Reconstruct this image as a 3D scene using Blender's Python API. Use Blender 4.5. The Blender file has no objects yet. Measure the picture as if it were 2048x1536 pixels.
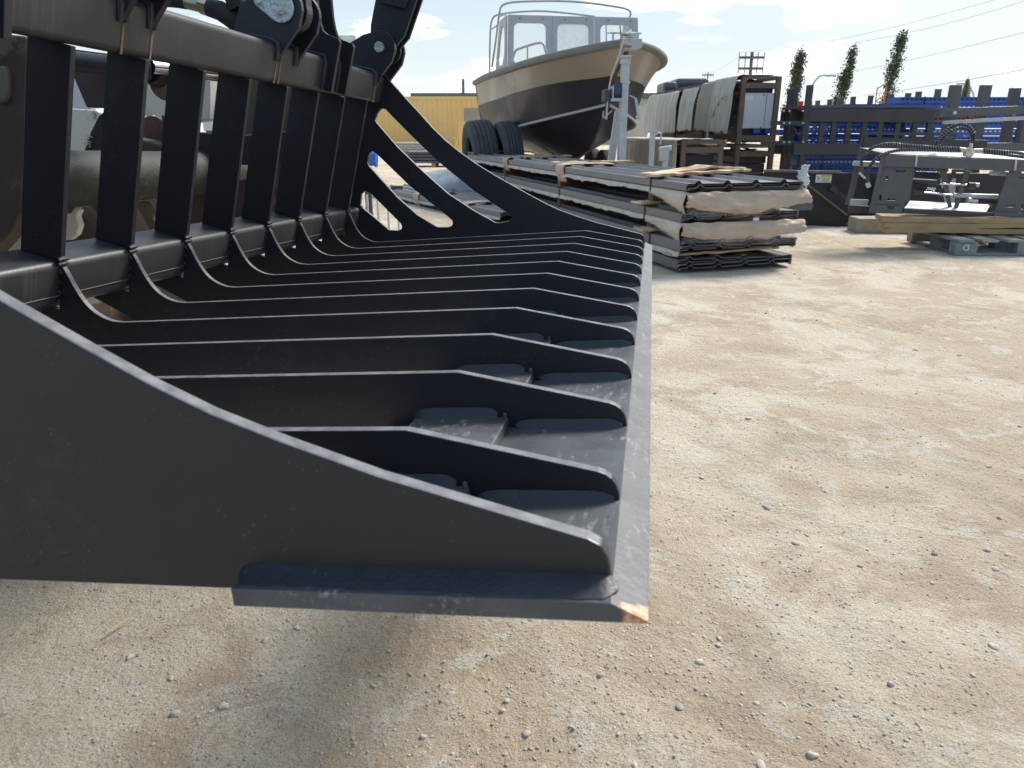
import bpy, bmesh, math, random
import numpy as np
from mathutils import Vector, Matrix, noise
from mathutils.geometry import tessellate_polygon
random.seed(7); rng = np.random.default_rng(7)
S = bpy.context.scene; COL = S.collection
PI = math.pi; R = math.radians

# ------------------------------------------------------------------ camera, sky, sun, exposure
PITCH = R(18.641); CAMH = 1.0; FPX = 1500.0
cd = bpy.data.cameras.new('camera'); cam = bpy.data.objects.new('camera', cd); COL.objects.link(cam)
cam.location = (0, 0, CAMH); cam.rotation_euler = (PI/2 - PITCH, 0, 0)
cd.sensor_width = 36; cd.lens = FPX/2048*36; cd.clip_start = .02; cd.clip_end = 2500
cd.dof.use_dof = True; cd.dof.focus_distance = 1.6; cd.dof.aperture_fstop = 16
S.camera = cam
SUN_AZ = R(48); SUN_EL = R(45)          # azimuth from +Y, negative = left of the view
S.view_settings.view_transform = 'Standard'; S.view_settings.look = 'None'
S.view_settings.exposure = 0.74; S.view_settings.gamma = 1
S.cycles.max_bounces = 7; S.cycles.diffuse_bounces = 4; S.cycles.glossy_bounces = 4; S.cycles.transparent_max_bounces = 10
S.cycles.sample_clamp_indirect = 6
S.cycles.use_denoising = True

w = bpy.data.worlds.new('World'); S.world = w; w.use_nodes = True
nt = w.node_tree; N = nt.nodes; L = nt.links; N.clear()
def nn(t, **k):
    n = N.new(t)
    for a, b in k.items(): setattr(n, a, b)
    return n
sky = nn('ShaderNodeTexSky', sky_type='NISHITA', sun_disc=False, sun_elevation=SUN_EL, sun_rotation=SUN_AZ,
         air_density=1.2, dust_density=2.5, ozone_density=1.5)
bg = nn('ShaderNodeBackground'); bg.inputs[1].default_value = .073
out = nn('ShaderNodeOutputWorld')
tc = nn('ShaderNodeTexCoord'); sx = nn('ShaderNodeSeparateXYZ'); L.new(tc.outputs['Generated'], sx.inputs[0])
def M_(op, a, b=None, c=None, clamp=False):
    n = N.new('ShaderNodeMath'); n.operation = op; n.use_clamp = clamp
    for i, v in enumerate((a, b, c)):
        if v is None: continue
        if isinstance(v, (int, float)): n.inputs[i].default_value = v
        else: L.new(v, n.inputs[i])
    return n.outputs[0]
def mixc(f, a, b):
    n = N.new('ShaderNodeMix'); n.data_type = 'RGBA'
    for i, v in ((0, f), (6, a), (7, b)):
        if isinstance(v, (int, float, tuple)): n.inputs[i].default_value = v
        else: L.new(v, n.inputs[i])
    return n.outputs[2]
def ramp(f, stops):
    n = N.new('ShaderNodeValToRGB'); cr = n.color_ramp
    while len(cr.elements) < len(stops): cr.elements.new(.5)
    for e, (p, c) in zip(cr.elements, stops): e.position = p; e.color = c if len(c) == 4 else (*c, 1)
    L.new(f, n.inputs[0]); return n.outputs[0]
zz = M_('MAXIMUM', sx.outputs[2], 0.0)
zd = M_('ADD', zz, .16)
px = M_('DIVIDE', sx.outputs[0], zd); py = M_('DIVIDE', sx.outputs[1], zd)
cb = nn('ShaderNodeCombineXYZ'); L.new(px, cb.inputs[0]); L.new(py, cb.inputs[1])
n1 = nn('ShaderNodeTexNoise'); n1.inputs['Scale'].default_value = 1.25; n1.inputs['Detail'].default_value = 10; n1.inputs['Roughness'].default_value = .54
mp = nn('ShaderNodeMapping'); mp.inputs['Location'].default_value = (3.1, 1.4, 0); L.new(cb.outputs[0], mp.inputs[0]); L.new(mp.outputs[0], n1.inputs['Vector'])
cov = ramp(n1.outputs[0], [(.525, (0, 0, 0)), (.565, (1, 1, 1))])
ahead = M_('MULTIPLY_ADD', sx.outputs[1], 1.1, .35, clamp=True)   # the bright hazy half of the sky is on the sun's side
# thin high haze spreads towards the right of the sun and fills the low sky
hz = M_('MULTIPLY_ADD', sx.outputs[0], 1.9, .12, clamp=True)
hz = M_('MULTIPLY', hz, .62)
low = M_('SUBTRACT', 1.0, M_('MULTIPLY', zz, 4.6), clamp=True)
hz2 = M_('MAXIMUM', hz, M_('MULTIPLY', low, .80))
n2 = nn('ShaderNodeTexNoise'); n2.inputs['Scale'].default_value = 2.2; n2.inputs['Detail'].default_value = 6; L.new(mp.outputs[0], n2.inputs['Vector'])
shade = mixc(ramp(n2.outputs[0], [(.35, (0, 0, 0)), (.62, (1, 1, 1))]), (7.8, 8.2, 9.0, 1), (11.6, 11.5, 11.4, 1))
base = mixc(M_('MULTIPLY', M_('ADD', hz2, .12, clamp=True), ahead), mixc(.65, sky.outputs[0], (4.0, 6.3, 8.6, 1)), (8.5, 8.9, 8.4, 1))
skyc = mixc(M_('MULTIPLY', M_('MULTIPLY', cov, .92), M_('MULTIPLY_ADD', ahead, .8, .2)), base, shade)
vd_ = nn('ShaderNodeVectorMath', operation='DOT_PRODUCT'); L.new(tc.outputs['Generated'], vd_.inputs[0])
vd_.inputs[1].default_value = (math.sin(SUN_AZ)*math.cos(SUN_EL), math.cos(SUN_AZ)*math.cos(SUN_EL), math.sin(SUN_EL))
glow = M_('POWER', M_('MAXIMUM', vd_.outputs['Value'], 0.), 75.)      # bright thin cloud round the sun
gcol = mixc(M_('MULTIPLY', glow, 1., clamp=True), (0, 0, 0, 1), (95, 92, 87, 1))
va = nn('ShaderNodeVectorMath', operation='ADD'); L.new(skyc, va.inputs[0]); L.new(gcol, va.inputs[1])
L.new(va.outputs[0], bg.inputs[0]); L.new(bg.outputs[0], out.inputs[0])

sd = bpy.data.lights.new('sun', 'SUN'); sd.energy = 2.8; sd.angle = R(18); sd.color = (1, .955, .88)
sun = bpy.data.objects.new('sun', sd); COL.objects.link(sun)
sdir = Vector((math.sin(SUN_AZ)*math.cos(SUN_EL), math.cos(SUN_AZ)*math.cos(SUN_EL), math.sin(SUN_EL)))
sun.rotation_euler = sdir.to_track_quat('Z', 'Y').to_euler(); sun.location = sdir*30

# ------------------------------------------------------------------ survey helpers: where things stand in the yard
def ray(x, y):
    xc, yc = (x-1024)/FPX, (y-768)/FPX
    c, s = math.cos(PITCH), math.sin(PITCH)
    return Vector((xc, c - yc*s, -(s + yc*c)))
CP = Vector((0, 0, CAMH))
def at(x, y, Y): r = ray(x, y); return CP + r*(Y/r.y)
def gp(x, y, z=0.0): r = ray(x, y); return CP + r*((z-CAMH)/r.z)
def onpl(x, y, p0, n): r = ray(x, y); return CP + r*((Vector(p0)-CP).dot(n)/r.dot(n))

# ------------------------------------------------------------------ materials
MATS = {}
def material(name, c1, c2=None, rough=.6, metal=0., nscale=6., bump=0., bscale=40., rough2=None, spots=None, sscale=30., sth=.62,
             spec=.5, wave=None, alpha=1., trans=0., coords='Object', contrast=.2, coat=0.):
    m = bpy.data.materials.new(name); m.use_nodes = True; nt = m.node_tree; nodes = nt.nodes; lk = nt.links
    b = nodes['Principled BSDF']
    tc = nodes.new('ShaderNodeTexCoord'); co = tc.outputs[coords]
    def no(scale, det=5., r=.55, vec=None):
        n = nodes.new('ShaderNodeTexNoise'); n.inputs['Scale'].default_value = scale; n.inputs['Detail'].default_value = det; n.inputs['Roughness'].default_value = r
        lk.new(vec or co, n.inputs['Vector']); return n.outputs[0]
    def rp(f, a, bb, ca=(0, 0, 0, 1), cb_=(1, 1, 1, 1)):
        n = nodes.new('ShaderNodeValToRGB'); n.color_ramp.elements[0].position = a; n.color_ramp.elements[1].position = bb
        n.color_ramp.elements[0].color = ca; n.color_ramp.elements[1].color = cb_; lk.new(f, n.inputs[0]); return n.outputs[0]
    def mx(f, a, bb):
        n = nodes.new('ShaderNodeMix'); n.data_type = 'RGBA'
        for i, v in ((0, f), (6, a), (7, bb)):
            if isinstance(v, tuple): n.inputs[i].default_value = v if len(v) == 4 else (*v, 1)
            elif isinstance(v, (int, float)): n.inputs[i].default_value = v
            else: lk.new(v, n.inputs[i])
        return n.outputs[2]
    c2 = c2 or tuple(v*.75 for v in c1)
    col = mx(rp(no(nscale), .5-contrast, .5+contrast), (*c1, 1), (*c2, 1))
    if wave:   # (axis vector scale, colour, threshold): printed or rolled pattern
        pass
    if spots:
        col = mx(rp(no(sscale, 6., .65), sth, sth+.05), col, (*spots, 1))
    lk.new(col, b.inputs['Base Color'])
    rr = nodes.new('ShaderNodeMapRange'); rr.inputs[3].default_value = rough; rr.inputs[4].default_value = rough2 if rough2 is not None else min(1, rough+.12)
    lk.new(no(nscale*2.3), rr.inputs[0]); lk.new(rr.outputs[0], b.inputs['Roughness'])
    b.inputs['Metallic'].default_value = metal; b.inputs['Specular IOR Level'].default_value = spec
    b.inputs['Coat Weight'].default_value = coat
    if bump:
        bm_ = nodes.new('ShaderNodeBump'); bm_.inputs['Strength'].default_value = bump; bm_.inputs['Distance'].default_value = .01
        lk.new(no(bscale, 6.), bm_.inputs['Height']); lk.new(bm_.outputs[0], b.inputs['Normal'])
    if alpha < 1: b.inputs['Alpha'].default_value = alpha
    if trans: b.inputs['Transmission Weight'].default_value = trans
    MATS[name] = m; return m

def paint_black():
    """satin black powder coat with faint dust, specks and rubbed marks"""
    m = bpy.data.materials.new('satin_black_paint'); m.use_nodes = True; nt = m.node_tree; nd = nt.nodes; lk = nt.links; b = nd['Principled BSDF']
    tc = nd.new('ShaderNodeTexCoord'); co = tc.outputs['Object']
    def no(s, d=5., r=.55, vec=None):
        n = nd.new('ShaderNodeTexNoise'); n.inputs['Scale'].default_value = s; n.inputs['Detail'].default_value = d; n.inputs['Roughness'].default_value = r
        lk.new(vec or co, n.inputs['Vector']); return n.outputs[0]
    def rp(f, a, bb):
        n = nd.new('ShaderNodeMapRange'); n.inputs[1].default_value = a; n.inputs[2].default_value = bb; lk.new(f, n.inputs[0]); return n.outputs[0]
    def mul(a, bb):
        n = nd.new('ShaderNodeMath'); n.operation = 'MULTIPLY'
        for i, v in enumerate((a, bb)):
            if isinstance(v, (int, float)): n.inputs[i].default_value = v
            else: lk.new(v, n.inputs[i])
        return n.outputs[0]
    def mx(f, a, bb):
        n = nd.new('ShaderNodeMix'); n.data_type = 'RGBA'
        for i, v in ((0, f), (6, a), (7, bb)):
            if isinstance(v, tuple): n.inputs[i].default_value = (*v, 1)
            else: lk.new(v, n.inputs[i])
        return n.outputs[2]
    speck = mul(rp(no(420, 3., .6), .66, .74), rp(no(9), .45, .62))
    dust = mul(rp(no(55, 7., .7), .5, .75), mul(rp(no(5.5), .52, .72), .14))
    col = mx(speck, mx(dust, mx(rp(no(3), .35, .65), (.0085, .0095, .0155), (.013, .014, .020)), (.23, .22, .19)), (.22, .21, .19))
    # sky glare painted in as a paler colour on faces that point up
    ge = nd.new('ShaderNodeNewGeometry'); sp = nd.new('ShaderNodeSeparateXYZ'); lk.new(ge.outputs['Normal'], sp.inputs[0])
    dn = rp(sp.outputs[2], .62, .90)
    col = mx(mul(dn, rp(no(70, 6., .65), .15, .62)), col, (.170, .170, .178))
    lk.new(col, b.inputs['Base Color'])
    r = nd.new('ShaderNodeMapRange'); r.inputs[3].default_value = .40; r.inputs[4].default_value = .52; lk.new(no(22, 6.), r.inputs[0]); lk.new(r.outputs[0], b.inputs['Roughness'])
    b.inputs['Specular IOR Level'].default_value = .45
    bp = nd.new('ShaderNodeBump'); bp.inputs['Strength'].default_value = .10; bp.inputs['Distance'].default_value = .002
    lk.new(no(260, 3.), bp.inputs['Height']); lk.new(bp.outputs[0], b.inputs['Normal'])
    MATS['black'] = m; return m
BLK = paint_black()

def wear_steel():
    """the flat lip plate: same paint, scuffed to grey with pale scratches, bare rust only at its near corner"""
    m = bpy.data.materials.new('scuffed_lip_steel'); m.use_nodes = True; nt = m.node_tree; nd = nt.nodes; lk = nt.links; b = nd['Principled BSDF']
    tc = nd.new('ShaderNodeTexCoord'); co = tc.outputs['Object']
    def no(s, d=5., r=.55, vec=None):
        n = nd.new('ShaderNodeTexNoise'); n.inputs['Scale'].default_value = s; n.inputs['Detail'].default_value = d; n.inputs['Roughness'].default_value = r
        lk.new(vec or co, n.inputs['Vector']); return n.outputs[0]
    def rp(f, a, bb, c=0., d=1.):
        n = nd.new('ShaderNodeMapRange'); n.inputs[1].default_value = a; n.inputs[2].default_value = bb; n.inputs[3].default_value = c; n.inputs[4].default_value = d
        lk.new(f, n.inputs[0]); return n.outputs[0]
    def ma(op, a, bb):
        n = nd.new('ShaderNodeMath'); n.operation = op
        for i, v in enumerate((a, bb)):
            if isinstance(v, (int, float)): n.inputs[i].default_value = v
            else: lk.new(v, n.inputs[i])
        return n.outputs[0]
    def mx(f, a, bb):
        n = nd.new('ShaderNodeMix'); n.data_type = 'RGBA'
        for i, v in ((0, f), (6, a), (7, bb)):
            if isinstance(v, tuple): n.inputs[i].default_value = (*v, 1)
            else: lk.new(v, n.inputs[i])
        return n.outputs[2]
    mp = nd.new('ShaderNodeMapping'); mp.inputs['Scale'].default_value = (1, .35, 1); lk.new(co, mp.inputs[0])
    scr = ma('MULTIPLY', rp(no(150, 7., .72, mp.outputs[0]), .53, .70), rp(no(14), .45, .60))
    col = mx(ma('MULTIPLY', scr, .75), mx(rp(no(20), .35, .65), (.050, .053, .060), (.080, .083, .090)), (.42, .41, .36))
    # bare corner
    vd = nd.new('ShaderNodeVectorMath'); vd.operation = 'DISTANCE'; lk.new(co, vd.inputs[0]); vd.inputs[1].default_value = (.0213, -.134, -.010)
    d = ma('ADD', vd.outputs['Value'], ma('MULTIPLY', no(120), .016))
    rust = mx(rp(no(260), .4, .6), (.42, .16, .06), (.62, .38, .24))
    col = mx(rp(d, .0235, .0205), col, rust)
    lk.new(col, b.inputs['Base Color']); b.inputs['Metallic'].default_value = 0.
    lk.new(rp(no(30, 6.), .3, .7, .36, .52), b.inputs['Roughness']); b.inputs['Specular IOR Level'].default_value = .6
    bp = nd.new('ShaderNodeBump'); bp.inputs['Strength'].default_value = .14; bp.inputs['Distance'].default_value = .003
    lk.new(no(150, 6.), bp.inputs['Height']); lk.new(bp.outputs[0], b.inputs['Normal'])
    return m
LIP = wear_steel()

def tube_steel():
    """painted square tube with faint vertical run marks"""
    m = material('dusty_black_tube', (.021, .021, .025), (.032, .032, .035), rough=.36, rough2=.5, nscale=12, spec=.55, bump=.05, bscale=200)
    nt = m.node_tree; nd = nt.nodes; lk = nt.links; b = nd['Principled BSDF']
    tc = nd.new('ShaderNodeTexCoord'); mp = nd.new('ShaderNodeMapping'); mp.inputs['Scale'].default_value = (1, 130, 4); lk.new(tc.outputs['Object'], mp.inputs[0])
    n = nd.new('ShaderNodeTexNoise'); n.inputs['Scale'].default_value = 1.; n.inputs['Detail'].default_value = 4; lk.new(mp.outputs[0], n.inputs['Vector'])
    n2 = nd.new('ShaderNodeTexNoise'); n2.inputs['Scale'].default_value = 7; lk.new(tc.outputs['Object'], n2.inputs['Vector'])
    r = nd.new('ShaderNodeMapRange'); r.inputs[1].default_value = .5; r.inputs[2].default_value = .75; r.inputs[4].default_value = .30; lk.new(n.outputs[0], r.inputs[0])
    r2 = nd.new('ShaderNodeMapRange'); r2.inputs[1].default_value = .45; r2.inputs[2].default_value = .65; lk.new(n2.outputs[0], r2.inputs[0])
    mu = nd.new('ShaderNodeMath'); mu.operation = 'MULTIPLY'; lk.new(r.outputs[0], mu.inputs[0]); lk.new(r2.outputs[0], mu.inputs[1])
    old = b.inputs['Base Color'].links[0].from_socket
    mx = nd.new('ShaderNodeMix'); mx.data_type = 'RGBA'; lk.new(mu.outputs[0], mx.inputs[0]); lk.new(old, mx.inputs[6]); mx.inputs[7].default_value = (.17, .165, .15, 1)
    lk.new(mx.outputs[2], b.inputs['Base Color']); return m
TUB = tube_steel()
BLK.node_tree.nodes['Principled BSDF'].inputs['Coat Weight'].default_value = .18; BLK.node_tree.nodes['Principled BSDF'].inputs['Coat Roughness'].default_value = .3
WELD = material('weld_bead', (.014, .016, .025), (.022, .024, .033), rough=.38, nscale=60, bump=.10, bscale=260, spots=(.10, .10, .09), sscale=220, sth=.66)
RUST = material('rust', (.30, .12, .05), (.13, .06, .035), rough=.85, nscale=40, bump=.3, bscale=90)
RUN = material('rust_run', (.20, .115, .06), (.07, .06, .05), rough=.7, nscale=60)
ZINC = material('zinc_plate', (.62, .66, .66), (.46, .50, .50), rough=.30, metal=.75, nscale=45, bump=.35, bscale=120)
CHROME = material('chrome', (.75, .75, .77), (.6, .6, .62), rough=.12, metal=1., nscale=20)
BRASS = material('yellow_zinc', (.56, .50, .30), (.40, .38, .28), rough=.3, metal=.8, nscale=50)
RUBBER = material('black_rubber', (.018, .018, .018), (.030, .029, .028), rough=.72, nscale=50, bump=.3, bscale=300)
TYRE = material('worn_tyre', (.045, .048, .054), (.075, .078, .082), rough=.85, nscale=8, bump=.6, bscale=60)

def mb_obj(name, verts, faces, mat, parent=None, smooth=False, bevel=0., seg=2, hide_ang=30):
    me = bpy.data.meshes.new(name); me.from_pydata([tuple(v) for v in verts], [], faces); me.update()
    o = bpy.data.objects.new(name, me); COL.objects.link(o)
    if mat: me.materials.append(mat)
    if smooth:
        me.polygons.foreach_set('use_smooth', [True]*len(me.polygons))
    if bevel:
        mod = o.modifiers.new('b', 'BEVEL'); mod.width = bevel; mod.segments = seg; mod.limit_method = 'ANGLE'; mod.angle_limit = R(hide_ang)
        mod.harden_normals = False
    if parent: o.parent = parent
    return o

class MB:
    def __init__(s): s.v = []; s.f = []; s.fm = []
    def add(s, vs, fs, m=0):
        k = len(s.v); s.v += [Vector(v) for v in vs]; s.f += [tuple(i+k for i in f) for f in fs]; s.fm += [m]*len(fs); return s
    def box(s, c, d, rot=None, m=0):
        c = Vector(c); h = Vector(d)/2; q = []
        for x in (-1, 1):
            for y in (-1, 1):
                for z in (-1, 1):
                    p = Vector((x*h.x, y*h.y, z*h.z)); p = (rot @ p) if rot else p; q.append(c+p)
        return s.add(q, [(0, 1, 3, 2), (4, 6, 7, 5), (0, 4, 5, 1), (2, 3, 7, 6), (0, 2, 6, 4), (1, 5, 7, 3)], m)
    def hexa(s, a, b, m=0):   # two quads a (4 pts) and b (4 pts)
        return s.add(list(a)+list(b), [(3, 2, 1, 0), (4, 5, 6, 7), (0, 1, 5, 4), (1, 2, 6, 5), (2, 3, 7, 6), (3, 0, 4, 7)], m)
    def bar(s, a, b, wd, hd, up=(0, 0, 1), m=0):
        a = Vector(a); b = Vector(b); t = (b-a).normalized(); up = Vector(up)
        if abs(t.dot(up)) > .95: up = Vector((0, 1, 0))
        x = t.cross(up).normalized()*wd/2; y = x.cross(t).normalized()*hd/2
        return s.hexa([a-x-y, a+x-y, a+x+y, a-x+y], [b-x-y, b+x-y, b+x+y, b-x+y], m)
    def tube(s, pts, r, n=10, closed=False, m=0, caps=True):
        pts = [Vector(p) for p in pts]; k0 = len(s.v); rings = []
        prev = None
        for i, p in enumerate(pts):
            a = pts[max(i-1, 0)]; b = pts[min(i+1, len(pts)-1)]; t = (b-a).normalized() if (b-a).length > 1e-9 else Vector((0, 0, 1))
            if prev is None: x = t.orthogonal().normalized()
            else: x = (prev - t*prev.dot(t)).normalized()
            prev = x; y = t.cross(x); rr = r[i] if isinstance(r, (list, tuple)) else r
            rings.append([p + x*math.cos(2*PI*j/n)*rr + y*math.sin(2*PI*j/n)*rr for j in range(n)])
        vs = [v for q in rings for v in q]; fs = []
        for i in range(len(pts)-1):
            for j in range(n):
                fs.append((i*n+j, i*n+(j+1) % n, (i+1)*n+(j+1) % n, (i+1)*n+j))
        if caps: fs += [tuple(reversed(range(n))), tuple(range((len(pts)-1)*n, len(pts)*n))]
        return s.add(vs, fs, m)
    def cyl(s, a, b, r, n=20, r2=None, m=0): return s.tube([a, b], [r, r if r2 is None else r2], n, m=m)
    def prism(s, poly, f0, f1, holes=(), m=0):
        """poly/holes: lists of 2-D points; f0, f1 map a 2-D point to 3-D on the two faces"""
        loops = [list(poly)]+[list(h) for h in holes]
        flat = [p for l in loops for p in l]; n = len(flat)
        vs = [f0(p) for p in flat]+[f1(p) for p in flat]
        if len(loops) == 1: fs = [tuple(range(n-1, -1, -1)), tuple(range(n, 2*n))]
        else:
            tri = tessellate_polygon([[Vector((p[0], p[1], 0)) for p in l] for l in loops])
            fs = [(c, b, a) for a, b, c in tri]+[(a+n, b+n, c+n) for a, b, c in tri]
        k = 0
        for l in loops:
            for i in range(len(l)):
                j = (i+1) % len(l); fs.append((k+i, k+j, n+k+j, n+k+i))
            k += len(l)
        return s.add(vs, fs, m)
    def build(s, name, mat, parent=None, smooth=False, bevel=0., seg=2, ang=30):
        mats = mat if isinstance(mat, (list, tuple)) else [mat]
        o = mb_obj(name, s.v, s.f, None, parent, False, 0)
        bm = bmesh.new(); bm.from_mesh(o.data)
        bmesh.ops.recalc_face_normals(bm, faces=bm.faces); bm.to_mesh(o.data); bm.free()
        for mm in mats: o.data.materials.append(mm)
        if len(mats) > 1: o.data.polygons.foreach_set('material_index', s.fm)
        if smooth:
            o.data.polygons.foreach_set('use_smooth', [True]*len(o.data.polygons))
            try: o.data.set_sharp_from_angle(angle=R(40))
            except Exception: pass
        if bevel:
            mod = o.modifiers.new('b', 'BEVEL'); mod.width = bevel; mod.segments = seg; mod.limit_method = 'ANGLE'; mod.angle_limit = R(ang)
        return o

def tag(o, label=None, cat=None, group=None, kind=None):
    if label: o['label'] = label
    if cat: o['category'] = cat
    if group: o['group'] = group
    if kind: o['kind'] = kind
    return o
def thing(name, label, cat, loc=(0, 0, 0), rz=0, group=None, mat=None):
    o = bpy.data.objects.new(name, None); COL.objects.link(o); o.empty_display_size = .1
    if mat is not None: o.matrix_world = mat
    else: o.location = loc; o.rotation_euler = (0, 0, rz)
    bpy.context.view_layer.update()
    return tag(o, label, cat, group)
def copy_tree(o, parent=None):
    c = o.copy(); COL.objects.link(c); c.parent = parent
    for ch in [x for x in bpy.data.objects if x.parent == o]: copy_tree(ch, c)
    return c
def arc(cx, cy, r, a0, a1, n=8): return [(cx+r*math.cos(R(a0+(a1-a0)*i/n)), cy+r*math.sin(R(a0+(a1-a0)*i/n))) for i in range(n+1)]
def chaikin(p, k=2, closed=False):
    for _ in range(k):
        q = []
        n = len(p)
        if not closed: q.append(p[0])
        for i in range(n if closed else n-1):
            a = np.array(p[i]); b = np.array(p[(i+1) % n]); q += [tuple(a*.75+b*.25), tuple(a*.25+b*.75)]
        if not closed: q.append(p[-1])
        p = q
    return p
# ------------------------------------------------------------------ ground
def ground_material():
    m = bpy.data.materials.new('packed_gravel'); m.use_nodes = True; nt = m.node_tree; nd = nt.nodes; lk = nt.links; b = nd['Principled BSDF']
    tc = nd.new('ShaderNodeTexCoord'); co = tc.outputs['Object']
    def mapv(sc, rot=0):
        n = nd.new('ShaderNodeMapping'); n.inputs['Scale'].default_value = sc; n.inputs['Rotation'].default_value = (0, 0, rot); lk.new(co, n.inputs[0]); return n.outputs[0]
    def no(s, d=6., r=.6, vec=None, dist=0.):
        n = nd.new('ShaderNodeTexNoise'); n.inputs['Scale'].default_value = s; n.inputs['Detail'].default_value = d; n.inputs['Roughness'].default_value = r; n.inputs['Distortion'].default_value = dist
        lk.new(vec or co, n.inputs['Vector']); return n.outputs[0]
    def rp(f, a, bb, c=0., d=1.):
        n = nd.new('ShaderNodeMapRange'); n.interpolation_type = 'SMOOTHSTEP'; n.inputs[1].default_value = a; n.inputs[2].default_value = bb; n.inputs[3].default_value = c; n.inputs[4].default_value = d
        lk.new(f, n.inputs[0]); return n.outputs[0]
    def ma(op, a, bb):
        n = nd.new('ShaderNodeMath'); n.operation = op
        for i, v in enumerate((a, bb)):
            if isinstance(v, (int, float)): n.inputs[i].default_value = v
            else: lk.new(v, n.inputs[i])
        return n.outputs[0]
    def mx(f, a, bb):
        n = nd.new('ShaderNodeMix'); n.data_type = 'RGBA'
        for i, v in ((0, f), (6, a), (7, bb)):
            if isinstance(v, tuple): n.inputs[i].default_value = (*v, 1)
            elif isinstance(v, float): n.inputs[i].default_value = v
            else: lk.new(v, n.inputs[i])
        return n.outputs[2]
    big = no(.9, 5, .55, mapv((1, .8, 1), .5), .6)
    mid = no(3.1, 7, .62, None, .4)
    crust = no(5.5, 9, .68, None, .9)
    col = mx(rp(big, .44, .57), (.535, .435, .320), (.665, .575, .455))
    col = mx(rp(mid, .48, .62, 0., .80), col, (.47, .355, .255))            # reddish tan dirt
    col = mx(rp(crust, .53, .62, 0., .72), col, (.655, .61, .53))           # pale dried crust
    col = mx(rp(no(2.2, 6, .6, mapv((1, 1, 1), 1.3)), .58, .72, 0., .5), col, (.43, .375, .31))   # grey fines
    v1 = nd.new('ShaderNodeTexVoronoi'); v1.inputs['Scale'].default_value = 120; lk.new(co, v1.inputs['Vector'])
    v2 = nd.new('ShaderNodeTexVoronoi'); v2.inputs['Scale'].default_value = 48; lk.new(co, v2.inputs['Vector'])
    sep = nd.new('ShaderNodeSeparateColor'); lk.new(v1.outputs['Color'], sep.inputs[0])
    sep2 = nd.new('ShaderNodeSeparateColor'); lk.new(v2.outputs['Color'], sep2.inputs[0])
    g1 = ma('MULTIPLY', rp(v1.outputs['Distance'], .38, .26), rp(sep.outputs[0], .55, .70))       # grit grains
    g2 = ma('MULTIPLY', rp(v2.outputs['Distance'], .30, .22), rp(sep2.outputs[0], .80, .90))
    gc = mx(sep.outputs[1], (.27, .25, .225), (.66, .62, .54))
    gc2 = mx(sep2.outputs[1], (.27, .25, .235), (.60, .56, .50))
    col = mx(ma('MULTIPLY', g1, .55), col, gc); col = mx(ma('MULTIPLY', g2, .7), col, gc2)
    fine = no(230, 4, .7)
    col = mx(rp(fine, .30, .60, .50, 0.), col, (.19, .15, .11))
    lk.new(col, b.inputs['Base Color']); b.inputs['Roughness'].default_value = .93; b.inputs['Specular IOR Level'].default_value = .2
    h = ma('ADD', ma('MULTIPLY', g1, .0022), ma('MULTIPLY', g2, .0045))
    h = ma('ADD', h, ma('MULTIPLY', no(30, 9, .74), .022)); h = ma('ADD', h, ma('MULTIPLY', no(62, 5, .6), .007)); h = ma('ADD', h, ma('MULTIPLY', crust, .020))
    h = ma('ADD', h, ma('MULTIPLY', no(130, 6, .75), .0045))
    # faint raked ridges left by tyres and a blade
    wv = nd.new('ShaderNodeTexWave'); wv.inputs['Scale'].default_value = 3.3; wv.inputs['Distortion'].default_value = 5; wv.inputs['Detail'].default_value = 4; lk.new(mapv((1, 1, 1), .95), wv.inputs['Vector'])
    h = ma('ADD', h, ma('MULTIPLY', ma('MULTIPLY', wv.outputs['Fac'], rp(no(.7, 3), .50, .66)), .005))
    bp = nd.new('ShaderNodeBump'); bp.inputs['Strength'].default_value = .9; bp.inputs['Distance'].default_value = 1.; lk.new(h, bp.inputs['Height']); lk.new(bp.outputs[0], b.inputs['Normal'])
    return m
GM = ground_material()
def gh(x, y):   # relief of the yard
    f = 1/(1+max(0, math.hypot(x, y)-14)*.15)
    h = (noise.noise((x*.9, y*.9, 0))*.014 + noise.noise((x*2.7, y*2.7, 5))*.007 + noise.noise((x*8, y*8, 9))*.0032 + noise.noise((x*21, y*21, 3))*.0014)*f
    r = noise.noise((x*.5+4, y*.5, 2))
    if r > .05: h += .003*f*min(1, (r-.05)*6)*math.sin((x*.82+y*.57)*26+noise.noise((x*2, y*2, 7))*4)
    # one set of tyre lugs pressed across the yard
    for (ax, ay, dx, dy, hw, pit) in ((1.0, 4.55, .87, -.49, .15, .062), (-.9, 1.75, .80, -.60, .12, .05), (2.2, 7.4, .93, -.36, .18, .07)):
        t_ = (x-ax)*dx+(y-ay)*dy; s_ = -(x-ax)*dy+(y-ay)*dx
        if 0 < t_ < 1.9 and abs(s_) < hw:
            e = min(1, (hw-abs(s_))/.03)*min(1, t_/.3)*min(1, (1.9-t_)/.5)*(.55+.6*noise.noise((x*3, y*3, 1)))
            h += e*(-.006+.0055*math.sin((t_+abs(s_)*.7)*2*PI/pit))
    return h
def graded(lo, a, b_, hi, step, grow=1.13):
    c = list(np.arange(a, b_, step)); s = step; v = c[-1]
    up = []
    while v < hi: s *= grow; v += s; up.append(v)
    s = step; v = a; dn = []
    while v > lo: s *= grow; v -= s; dn.append(v)
    return dn[::-1]+c+up
gx = graded(-900, -1.4, 3.2, 900, .017); gy = graded(-40, .55, 4.6, 1500, .017)
vs = [(x, y, gh(x, y)) for y in gy for x in gx]; nx = len(gx)
fs = [(j*nx+i, j*nx+i+1, (j+1)*nx+i+1, (j+1)*nx+i) for j in range(len(gy)-1) for i in range(nx-1)]
gr = mb_obj('ground', vs, fs, GM, smooth=True); tag(gr, kind='structure')

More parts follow.
